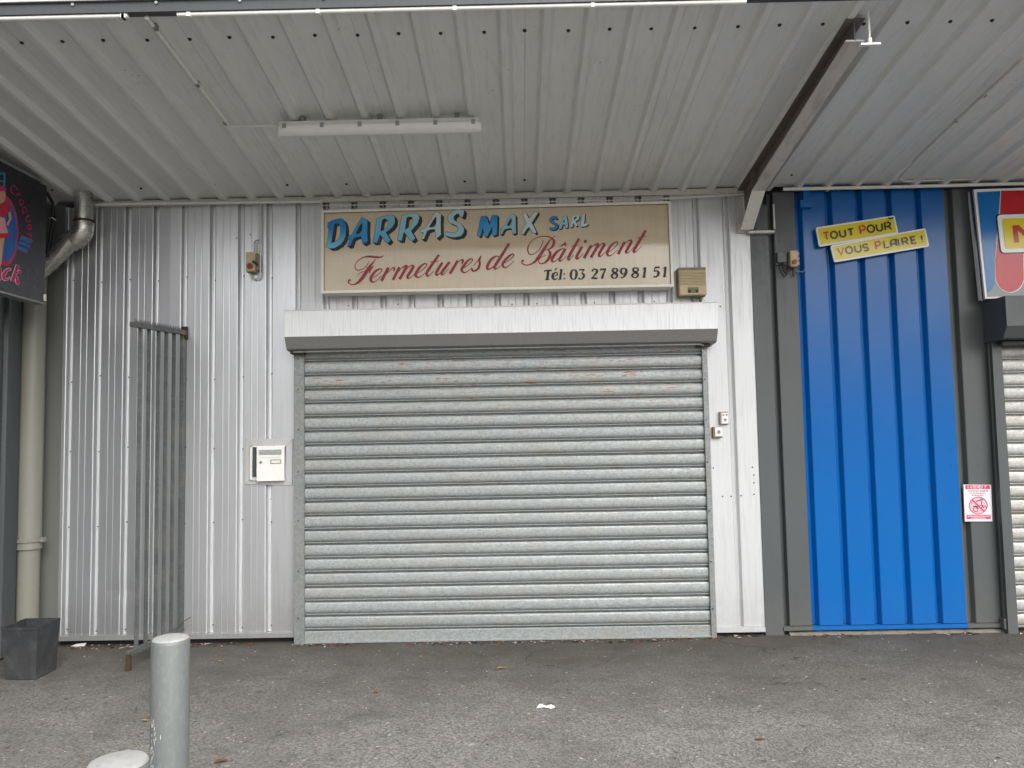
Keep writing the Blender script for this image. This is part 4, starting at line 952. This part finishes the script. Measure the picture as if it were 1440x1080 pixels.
# black cables and dark gap at the corner
a = W(75, 275, -.2); MB().tube([W(30, 240, -.25), W(60, 262, -.22), W(76, 285, -.2), W(75, 315, -.18), W(68, 350, -.2)], .014, 8)
tag(MB().tube([W(50, 256, -.22), W(64, 268, -.2), W(74, 285, -.18), W(75, 312, -.16), W(69, 345, -.18), W(66, 360, -.2)], .013, 8).build('cable_bundle', M['black'], None, smooth=True, loc=W(70, 300, -.18)), 'black cables hanging between the dark sign and zinc pipe', 'cable')
tag(MB().tube([W(69, 307, -.2), W(73, 306, -.22), W(79, 310, -.2)], .004, 6).build('cable_tie', M['white'], None, loc=W(72, 307, -.2)), 'small white tie round the black cables', 'cable tie')

# ------------------------------------------------------------------ metal gate leaf folded out from the wall
gt = thing('metal_gate', (W(258, 880).x, 0, 0), 'galvanised barred gate with toothed top standing out from the wall', 'gate')
gxn, gyn = -2.80, -.66; gxf = W(259, 470, -.03).x; gyf = -.03
nt_ = PX(184, 455, gxn); 
def gp(t, z): return Vector((gxf+(gxn-gxf)*t, gyf+(gyn-gyf)*t, z))
tnear = W(185, 456, gyn); tfar = W(260, 468, gyf); bnear = W(180, 920, gyn); bfar = W(252, 884, gyf)
gxn = (tnear.x+bnear.x)/2
tz = lambda t: tfar.z+(tnear.z-tfar.z)*t; bz = lambda t: bfar.z+(bnear.z-bfar.z)*t
MB().bar(gp(-.02, tz(-.02)), gp(1.0, tz(1)), .04, .035).build('top_rail', M['gatebar'], gt)
MB().bar(gp(0, bz(0)), gp(1.0, bz(1)), .04, .03).build('bottom_rail', M['gatebar'], gt)
m_ = MB()
for k in range(30):
    t = .03+k/30*.95; p = gp(t, tz(t)+.017); d = (gp(1,0)-gp(0,0)).normalized()*.007
    for sx_ in (-.0015, .0015): m_.face([p-d+Vector((sx_,0,0)), p+d+Vector((sx_,0,0)), p+Vector((sx_,0,.030))])
tag(m_.build('teeth', M['gatebar'], gt), kind='stuff')
pos_ = [.08, .26, .42, .58, .74, .90]
first = None
for px in (196, 209, 222, 233, 244, 255):
    # find t whose projection matches the bar's column
    best = min((abs((lambda v: 720+FPX*v.dot(RT)/v.dot(FW))(gp(i/200, 1.9)-CAM)-px), i/200) for i in range(201))[1]
    if best > .96: best = .955
    p = gp(best, 0); d = (gp(1,0)-gp(0,0)).normalized()
    m_ = MB(); a_, b_ = gp(best, bz(best)+.012), gp(best, tz(best)-.015)
    m_.bar(a_, b_, .012, .012) if False else m_.box((p.x-.015, p.y-.004, a_.z), (p.x+.015, p.y+.004, b_.z), bev=.0015)
    m_.build('bar', M['gatebar'], gt)
MB().box((gxf-.018, -.04, bz(0)-.02), (gxf+.006, .0, tz(0)-.05)).build('hinge_post', M['gatebar'], gt)
MB().box((gxf-.020, -.04, tz(0)-.05), (gxf+.020, .0, tz(0)+.05)).build('post_cap', M['rust'], gt)
ft_ = G(170, 944); MB().box((bnear.x-.012+.0, gyn-.012, .0), (bnear.x+.018, gyn+.018, bnear.z-.0)).build('rusty_foot', M['rust'], gt)
MB().bar(gp(.3, bz(.3)), gp(.42, 0), .02, .02).build('rusty_foot', M['rust'], gt)

# ------------------------------------------------------------------ mailbox
mb_ = thing('mailbox', W(379, 650, 0), 'white letterbox set in a silver frame left of the shutter', 'mailbox')
c = [W(346, 617, -.01), W(412, 617.5, -.01), W(411, 682, -.01), W(345, 681, -.01)]
m_ = MB(); quad_frame(m_, c, .056, -.014, .0)
m_.build('surround', M['surround'], mb_)
for i_ in range(4):
    cc_ = sum(c, Vector())/4; p_ = c[i_]; q_ = p_.copy(); q_.x += .056 if p_.x < cc_.x else -.056; q_.z += .056 if p_.z < cc_.z else -.056
    MB().bar((p_.x, -.0145, p_.z), (q_.x, -.0145, q_.z), .002, .0015, up=(0,1,0)).build('mitre_joint', M['rail'], mb_)
xl_, xr_, zt_, zb__ = W(352.5, 650, -.02).x, W(401, 650, -.02).x, W(376, 627, -.02).z, W(376, 675, -.02).z
MB().box((xl_, -.012, zb__), (xr_, -.004, zt_)).build('back', M['greydark'], mb_)
m_ = MB(); m_.box((xl_, -.03, zb__), (xl_+.012, .02, zt_)); m_.box((xl_, -.03, zt_-.008), (xr_, .02, zt_)); m_.box((xl_, -.03, zb__), (xr_, .02, zb__+.006)); m_.build('casing', M['white'], mb_)
dl = W(361, 650, -.045).x
m_ = MB(); m_.box((dl, -.052, zb__-.008), (xr_+.002, -.034, zt_-.006), bev=.004); door = m_.build('door', M['white'], mb_)
dw = xr_-dl; fl0, fl1 = zt_-.062, zt_-.034
m_ = MB(); m_.box((dl+.02, -.057, fl0-.006), (xr_-.018, -.053, fl1+.004), bev=.0015).build('slot_flap', M['galv'], door)
MB().tube([(dl+.035, -.052, zt_-.128), (dl+.035, -.058, zt_-.128)], .011, 14).build('lock', M['rail'], door)
m_ = MB(); x_a, x_b, z_a, z_b = xr_-.105, xr_-.022, zt_-.140, zt_-.108
m_.box((x_a, -.056, z_a), (x_b, -.053, z_a+.005)); m_.box((x_a, -.056, z_b-.005), (x_b, -.053, z_b)); m_.box((x_a, -.056, z_a+.005), (x_a+.005, -.053, z_b-.005)); m_.box((x_b-.005, -.056, z_a+.005), (x_b, -.053, z_b-.005)); m_.build('name_holder', M['rail'], door)
m_ = MB(); m_.box((dl+.018, -.0545, zt_-.092), (xr_-.03, -.053, zt_-.088)).build('press_line', M['trimwhite'], door)

# ------------------------------------------------------------------ alarm siren
al = thing('alarm_siren', W(972, 395, -.05), 'yellowed alarm siren box beside the right end of the beige sign', 'alarm box')
a0, a1 = W(954.5, 376, -.11), W(994, 414.5, -.11)
m_ = MB(); m_.box((a0.x-.003, -.075, a1.z-.004), (a1.x+.003, .0, a0.z+.004), bev=.008); m_.build('base', M['ivorydark'], al)
m_ = MB(); m_.box((a0.x, -.11, a1.z), (a1.x, -.06, a0.z), bev=.006); fr_ = m_.build('front_cover', M['ivory'], al)
for k in range(9):
    z = a0.z-.040-k*.0125; MB().box((a0.x+.008, -.117, z), (a1.x-.008, -.1105, z+.0075), bev=.0015).build('louvre', M['ivory'], fr_)
MB().box((a0.x+.002, -.113, a0.z-.024), (a1.x-.002, -.1105, a0.z-.004)).build('top_band', M['ivorydark'], fr_)
cxm = (a0.x+a1.x)/2
m_ = MB(); m_.box((cxm-.042, -.113, a1.z+.018), (cxm+.042, -.111, a1.z+.042)).build('sticker', M['black'], fr_)
m_ = MB(); m_.box((cxm-.018, -.1145, a1.z+.018), (cxm+.018, -.1132, a1.z+.042)); m_.box((cxm-.042, -.113, a1.z+.042), (cxm+.042, -.1112, a1.z+.062)); m_.build('sticker', plain('dull_olive_sticker', (.16,.155,.06), .5), fr_, label='dull olive sticker')
MB().tube([(cxm+.02, -.02, a1.z), (cxm+.024, -.02, a1.z-.06)], .012, 8).build('cable', M['rail'], al)

# ------------------------------------------------------------------ emergency stops, junction box, switches
def stop_box(x0, x1, z0, z1, y, label, tab):
    t = thing('stop_button_box', ((x0+x1)/2, 0, z0), label, 'switch box'); w_ = x1-x0
    MB().box((x0, y, z0), (x1, .0, z1), bev=.006).build('housing', M['ivory'], t)
    MB().box((x0+.004, y+.006, z0-.008), (x1-.002, -.005, z0+.012), bev=.004).build('gasket', M['ivorydark'], t)
    MB().tube([((x0+x1)/2-.002, y, z0+w_*.52), ((x0+x1)/2-.002, y-.014, z0+w_*.52)], w_*.30, 20).build('button', M['red'], t, smooth=True)
    if tab: 
        for zz_ in (.2, .5, .8): MB().box((x1, y+.01, z0+(z1-z0)*zz_-.012), (x1+.012, y+.03, z0+(z1-z0)*zz_+.012)).build('hinge', M['ivory'], t)
    return t
a, b_ = W(345.5, 354.5, -.07), W(358.5, 381, -.07)
t = stop_box(a.x, b_.x, b_.z, a.z, -.07, 'yellowed stop button box on the silver wall with looped tube', False)
MB().bar(((a.x+b_.x)/2+.02, -.073, a.z-.075), ((a.x+b_.x)/2+.06, -.073, a.z-.1), .012, .02).build('key_lever', M['black'], t)
MB().box((b_.x, -.055, b_.z+.01), (b_.x+.028, -.0, a.z-.01), bev=.004).build('side_cover', M['ivorydark'], t)
vx = W(366, 350, -.03).x; z0 = W(360, 392.5, -.03).z; xs_ = W(352, 388, -.03).x
pts = [(vx, -.03, S0-.06), (vx, -.03, z0+.04)]+[((vx+xs_)/2+(vx-xs_)/2*math.cos(math.pi*k/8), -.03, z0+.04-.04*math.sin(math.pi*k/8)) for k in range(1, 8)]+[(xs_, -.03, z0+.04), (xs_, -.03, b_.z-.01)]
MB().tube(pts, .0075, 10).build('feed_tube', M['silverlt'], t, smooth=True)
xk = W(358, 345, -.03).x; zk = W(358, 340, -.03).z
MB().tube([(vx-.0, -.028, zk+.012), (xk+.02, -.03, zk+.012), (xk, -.03, zk), (xk, -.03, a.z)], .007, 10).build('feed_tube', M['galv'], t, smooth=True)
a, b_ = W(1111, 352, -.07), W(1123, 374, -.07)
t = stop_box(a.x, b_.x, b_.z, a.z, -.07, 'yellow stop button box on grey cladding beside the blue panel', True)
MB().tube([(a.x+.03, -.03, b_.z), (a.x+.03, -.03, b_.z-.05), (a.x+.04, -.02, b_.z-.075)], .005, 8).build('cable', M['black'], t, smooth=True)
MB().tube([(a.x+.045, -.03, b_.z), (a.x+.07, -.03, b_.z-.035), (a.x+.11, -.028, b_.z-.04), (a.x+.135, -.02, b_.z-.015)], .005, 8).build('cable', M['rail'], t, smooth=True)
a, b_ = W(1093, 354, -.05), W(1107, 369, -.05)
t = thing('junction_box', ((a.x+b_.x)/2, 0, b_.z), 'small grey junction box left of the yellow stop button', 'junction box')
MB().box((a.x, -.05, b_.z), (b_.x, 0, a.z), bev=.004).build('housing', M['grey'], t)
MB().box((a.x-.01, -.03, b_.z-.012), (b_.x+.004, 0, b_.z)).build('back_plate', M['greydark'], t)
for k, (q0, q1, dz) in enumerate(((.25, 1.2, .10), (.5, 1.35, .075), (.6, 1.5, .05))):
    w_ = b_.x-a.x; xA, xB = a.x+w_*q0, a.x+w_*q1
    MB().tube([(xA, -.03, b_.z)]+[((xA+xB)/2-(xB-xA)/2*math.cos(math.pi*i/8), -.035, b_.z-.01-dz*math.sin(math.pi*i/8)) for i in range(9)], .0045, 8).build('cable', M['black'], t, smooth=True)
a, b_ = W(1014, 580, -.03), W(1025, 596, -.03)
t = thing('key_switch', ((a.x+b_.x)/2, 0, b_.z), 'upper small oblong button switch right of the shutter', 'switch')
MB().box((a.x-.012, -.03, b_.z-.004), (b_.x, 0, a.z+.006), bev=.004).build('housing', M['rail'], t); MB().box((a.x, -.036, b_.z+.002), (b_.x-.004, -.030, a.z-.004), bev=.002).build('face_plate', M['white'], t)
m_ = MB(); xm = (a.x+b_.x)/2; m_.tube([(xm, -.036, b_.z+.032), (xm, -.042, b_.z+.032)], .010, 14).build('button', M['rail'], t)
for s_ in (-.014, .012): MB().box((xm+s_-.005, -.039, a.z-.026), (xm+s_+.005, -.036, a.z-.014)).build('indicator', M['red'], t)
a, b_ = W(1005, 601, -.04), W(1016, 614, -.04)
t = thing('key_switch', ((a.x+b_.x)/2, 0, b_.z), 'lower square cream key switch right of the shutter', 'switch')
MB().box((a.x-.014, -.04, b_.z-.008), (b_.x, 0, a.z+.004), bev=.005).build('housing', M['ivorydark'], t); MB().box((a.x, -.047, b_.z+.002), (b_.x-.002, -.040, a.z), bev=.004).build('face_plate', M['white'], t)
xm, zm_ = (a.x+b_.x)/2, (a.z+b_.z)/2
MB().tube([(xm, -.047, zm_), (xm, -.052, zm_)], .015, 16).build('lock_ring', M['galv'], t); MB().box((xm-.003, -.055, zm_-.006), (xm+.003, -.0522, zm_+.012)).build('keyhole', M['black'], t)

# ------------------------------------------------------------------ INTERDIT notice
Z5 = (1340, 660, 10.8); PI_ = onY(-.012)
nt = thing('warning_notice', W(1375, 708, -.01), 'white and pink INTERDIT notice with crossed out bicycle', 'notice')
m_ = MB(); slab(m_, zpx([(162,232),(580,236),(600,790),(185,792)], Z5), PI_, 0, .012, (.78,.74,.76)); m_.build('sheet', M['print2'], nt)
PKN = (.62,.07,.16); m_ = MB()
m_.poly([zpx([(186,240),(560,242),(563,300),(190,302)], Z5)], PI_, .001, c=PKN); m_.poly([zpx([(205,690),(572,692),(575,755),(207,757)], Z5)], PI_, .001, c=PKN)
ringp = [(383+135*math.cos(2*math.pi*k/28), 548+128*math.sin(2*math.pi*k/28)) for k in range(28)]
m_.poly([zpx(ringp, Z5)], PI_, .001, c=(.75,.45,.52))
def ns(pts, c, d=.0022, sm=False): m_.stroke([(Z5[0]+x/Z5[2], Z5[1]+y/Z5[2], w_/Z5[2]) for x, y, w_ in pts], PI_, d, smooth=sm, c=c)
for cx_, cy_, r_ in ((345, 605, 36), (470, 590, 36)): ns([(cx_+r_*math.cos(2*math.pi*k/14), cy_+r_*math.sin(2*math.pi*k/14), 9) for k in range(15)], BK2)
for ln in ([(345,605,8),(375,560,8),(440,545,8),(470,590,8)], [(300,565,9),(345,555,12),(385,600,10)], [(425,455,8),(440,545,9)], [(350,485,12),(415,470,14)], [(410,450,9),(450,455,9),(455,475,7)], [(290,500,9),(275,520,9)]): ns(ln, BK2)
ns([(x, y, 12) for x, y in ringp+[ringp[0]]], PKN, .0034); ns([(290,462,22),(475,638,22)], PKN, .0036)
for i, ch in enumerate('INTERDIT'):
    x0 = 222+i*36
    for ln in GL[ch]: ns([(x0+(4 if ch == 'I' else 26*u), 290-38*v, 6.5) for u, v in ln], (.8,.75,.77), .003)
for y_, x0, x1, c_ in ((327,225,530,(.12,.12,.13)), (360,250,490,(.45,.2,.25)), (392,285,465,PKN), (712,222,560,(.8,.7,.73)), (740,275,490,(.8,.7,.73))):
    x = x0
    while x < x1: w_ = random.uniform(8, 26); ns([(x, y_, 13), (min(x+w_, x1), y_+.5, 13)], c_, .003); x += w_+random.uniform(4, 9)
m_.build('print', M['print2'], nt)

# ------------------------------------------------------------------ bollards
def bollard(px, py, label):
    p = G(px, py, .80); t = thing('bollard', (p.x, p.y, 0), label, 'bollard', 'grey steel bollards on the forecourt')
    MB().lathe((p.x, p.y, 0), [(.073, -.01), (.073, .787), (.071, .795), (.068, .799)], 40).build('post', M['bollard'], t, smooth=True)
    MB().lathe((p.x, p.y, 0), [(.070, .799), (.066, .805), (.050, .810), (.0001, .812)], 40).build('cap', M['bollardcap'], t, smooth=True)
    sb = MB(); rs_ = random.Random(int(px))
    for k in range(70):
        an = math.radians(rs_.gauss(235, 9)); z = rs_.uniform(.12, .5); w_ = rs_.uniform(.001, .004); h = rs_.uniform(.003, .016); f = lambda a_, z_: (p.x+.0736*math.cos(a_), p.y+.0736*math.sin(a_), z_)
        sb.face([f(an, z), f(an+w_/.07, z+h*.2), f(an+w_/.07*1.2, z+h), f(an+w_/.14, z+h*1.3)])
    tag(sb.build('paint_scuffs', M['white'], t), kind='stuff')
    MB().lathe((p.x, p.y, 0), [(.10, .001), (.095, .012), (.074, .018)], 30).build('collar', M['concrete'], t, smooth=True)
bollard(240, 898, 'tall round grey bollard in front of the metal gate'); bollard(166, 1073, 'bollard of which only the pale round top shows at the bottom edge')

# ------------------------------------------------------------------ planter
fc = G(50.4, 955.6); lc = G(12, 954); rc = G(78.5, 941)
pt = thing('planter', ((lc.x+rc.x)/2, (fc.y+rc.y)/2, 0), 'square tapered slate grey planter in the left corner', 'planter')
def tofront(px, py, Y): return W(px, py, Y)
tf = W(52.7, 882, fc.y-.03); tl = W(1.5, 881.5, fc.y-.03); H_ = tf.z
wt = tf.x-tl.x; wb = fc.x-lc.x; dpt = max(.24, rc.y-fc.y)
bx0, bx1, by0, by1 = lc.x, fc.x, fc.y, fc.y+dpt*.95
tx0, tx1, ty0, ty1 = tl.x, tf.x, fc.y-.03, fc.y-.03+wt*1.05
B_ = [Vector((bx0,by0,.002)), Vector((bx1,by0,.002)), Vector((bx1,by1,.002)), Vector((bx0,by1,.002))]
T_ = [Vector((tx0,ty0,H_)), Vector((tx1,ty0,H_)), Vector((tx1,ty1,H_)), Vector((tx0,ty1,H_))]
m_ = MB(); ctr = sum(T_, Vector())/4
Ti = [p+(ctr-p)*.12 for p in T_]; Bi = [p+Vector((0,0,-.10)) for p in Ti]
for i in range(4):
    j = (i+1) % 4; m_.face([B_[i], B_[j], T_[j], T_[i]]); m_.face([T_[i], T_[j], Ti[j], Ti[i]]); m_.face([Ti[i], Ti[j], Bi[j], Bi[i]])
m_.build('pot', M['planter'], pt)
m_ = MB(); m_.face([p+Vector((0,0,-.10)) for p in Ti]); m_.build('soil', plain('dry_soil', (.05,.045,.04), .95, 0, .3, 60, .8), pt)
m_ = MB()
for i in range(4):
    j = (i+1) % 4; o1 = (T_[i]-ctr)*.012; o2 = (T_[j]-ctr)*.012; a_, b__ = T_[i]+o1, T_[j]+o2
    m_.face([a_, b__, b__-Vector((0,0,.018)), a_-Vector((0,0,.018))]); m_.face([a_+Vector((0,0,.0015)), b__+Vector((0,0,.0015)), T_[j]+(ctr-T_[j])*.10+Vector((0,0,.0015)), T_[i]+(ctr-T_[i])*.10+Vector((0,0,.0015))])
m_.build('rim', M['planter'], pt)

# ------------------------------------------------------------------ litter, leaves, grit
def flake(mb, p, sx_, sy_, rot, lift=.006, curl=.3):
    ca, sa = math.cos(rot), math.sin(rot); pts = []
    for u, v in ((-1,0),(-.5,.55),(.1,.7),(.7,.35),(1.1,0),(.6,-.5),(-.1,-.65),(-.6,-.45)):
        x, y = u*sx_/2, v*sy_/2; pts.append((p[0]+x*ca-y*sa, p[1]+x*sa+y*ca, p[2]+lift+curl*abs(v)*sy_*.5))
    c0 = (p[0], p[1], p[2]+lift)
    for i in range(8): mb.face([c0, pts[i], pts[(i+1) % 8]])
leafm = [plain('dry_leaf_brown', (.17,.07,.03), .8, 0, .3), plain('dry_leaf_yellow', (.36,.24,.10), .8, 0, .3), plain('dead_leaf_dark', (.03,.025,.02), .8, 0, .3)]
LV = [(310,1073,.06,0,'curled brown leaf at the bottom edge right of the bollards'),(704,941,.05,1,'yellow brown leaf on the asphalt in front of the shutter middle'),(528,975,.035,0,'small red brown leaf in front of the left half of the shutter'),
      (203,1015,.035,1,'small yellow leaf just left of the tall bollard'),(1068,1042,.045,0,'brown leaf on the bare asphalt right of centre, nearest the bottom edge'),(1120,927,.04,2,'dark leaf on the asphalt before the tall grey panel'),
      (1213,957,.03,2,'small dark flat leaf in front of the blue panel'),(309,931,.03,1,'small yellow leaf near the wall between gate and shutter'),(1075,933,.02,1,'tiny pale leaf before the right shutter rail'),(1194,937,.03,0,'thin reddish leaf in front of the blue panel')]
for px, py, s_, mi, lb_ in LV:
    p = G(px, py); m_ = MB(); s_ *= 1.25; flake(m_, p, s_, s_*.6, random.uniform(-.6,.6), .008, .45); m_.tube([p+Vector((s_*.45,0,.012)), p+Vector((s_*.8,.004,.009))], .0012, 4)
    tag(m_.build('fallen_leaf', leafm[mi], None, loc=p), lb_, 'leaf', 'fallen leaves on the asphalt')
p = G(767, 995); m_ = MB(); ca = .25
rows = [[Vector((-.052,-.010,.004)), Vector((-.010,-.019,.010)), Vector((.030,-.028,.005)), Vector((.052,-.030,.012))], [Vector((-.030,.018,.016)), Vector((.004,.012,.006)), Vector((.034,.002,.017)), Vector((.056,-.008,.008))]]
for i in range(3):
    f_ = [rows[0][i], rows[0][i+1], rows[1][i+1], rows[1][i]]; m_.face([p+v for v in f_]); m_.face([p+v+Vector((0,0,-.003)) for v in f_[::-1]])
tag(m_.build('paper_scrap', M['white'], None, loc=p), 'small white scrap of paper lying on the asphalt', 'litter')
p = G(110, 909); m_ = MB()
q = [Vector((-.05,-.02,.006)), Vector((.06,-.02,.006)), Vector((.05,.03,.02)), Vector((-.03,.02,.014))]; m_.face([p+v for v in q])
tag(m_.build('paper_scrap', M['white'], None, loc=p), 'crumpled white paper against the wall foot by the planter', 'litter')
grit = [MB(), MB(), MB()]
rnd = random.Random(3)
for i in range(4300):
    if i < 1300: x, y = rnd.uniform(-3.6, 4.2), -abs(rnd.gauss(0, .06))+.02
    else: x, y = rnd.uniform(-4, 4.5), rnd.uniform(-4.6, .02)
    if i < 1300 and noise.noise(Vector((x*2.3, 6, 0))) < rnd.uniform(-.35, .25): continue
    if i < 1300 and sx0-.1 < x < sx1+.1 and y > -.07: y -= .08
    s_ = rnd.choice((.003,.004,.005,.008,.012)) if i >= 1300 else rnd.choice((rnd.uniform(.005, .016), rnd.uniform(.01, .032)))
    zg = .012*noise.noise(Vector((x*.8, y*.8, 0)))+.003*noise.noise(Vector((x*3, y*3, 4))) if y < -.25 else 0
    flake(grit[rnd.choice((0,0,1,2)) if i >= 1300 else rnd.choice((0,1,1,1,2,2))], (x, y, zg), s_*rnd.uniform(1,2.2), s_, rnd.uniform(0,6), .002, .5)
for g_, m__, nm, lb_ in zip(grit, (plain('pale_grit', (.48,.45,.40), .8), leafm[0], leafm[2]), ('pale_grit', 'brown_debris', 'dark_debris'), ('pale grit and chips scattered over the asphalt', 'brown leaf fragments scattered over the asphalt and wall foot', 'dark crumbs scattered over the asphalt')):
    tag(g_.build(nm, m__), lb_, 'debris', kind='stuff')
# dry twig sticking out at the gate hinge
tag(MB().tube([W(250, 884, -.05), W(258, 874, -.1), W(268, 868, -.13)], .003, 5).build('dry_twig', leafm[0], None, loc=W(252, 884, -.05)), 'dry twig caught at the foot of the gate hinge', 'twig')
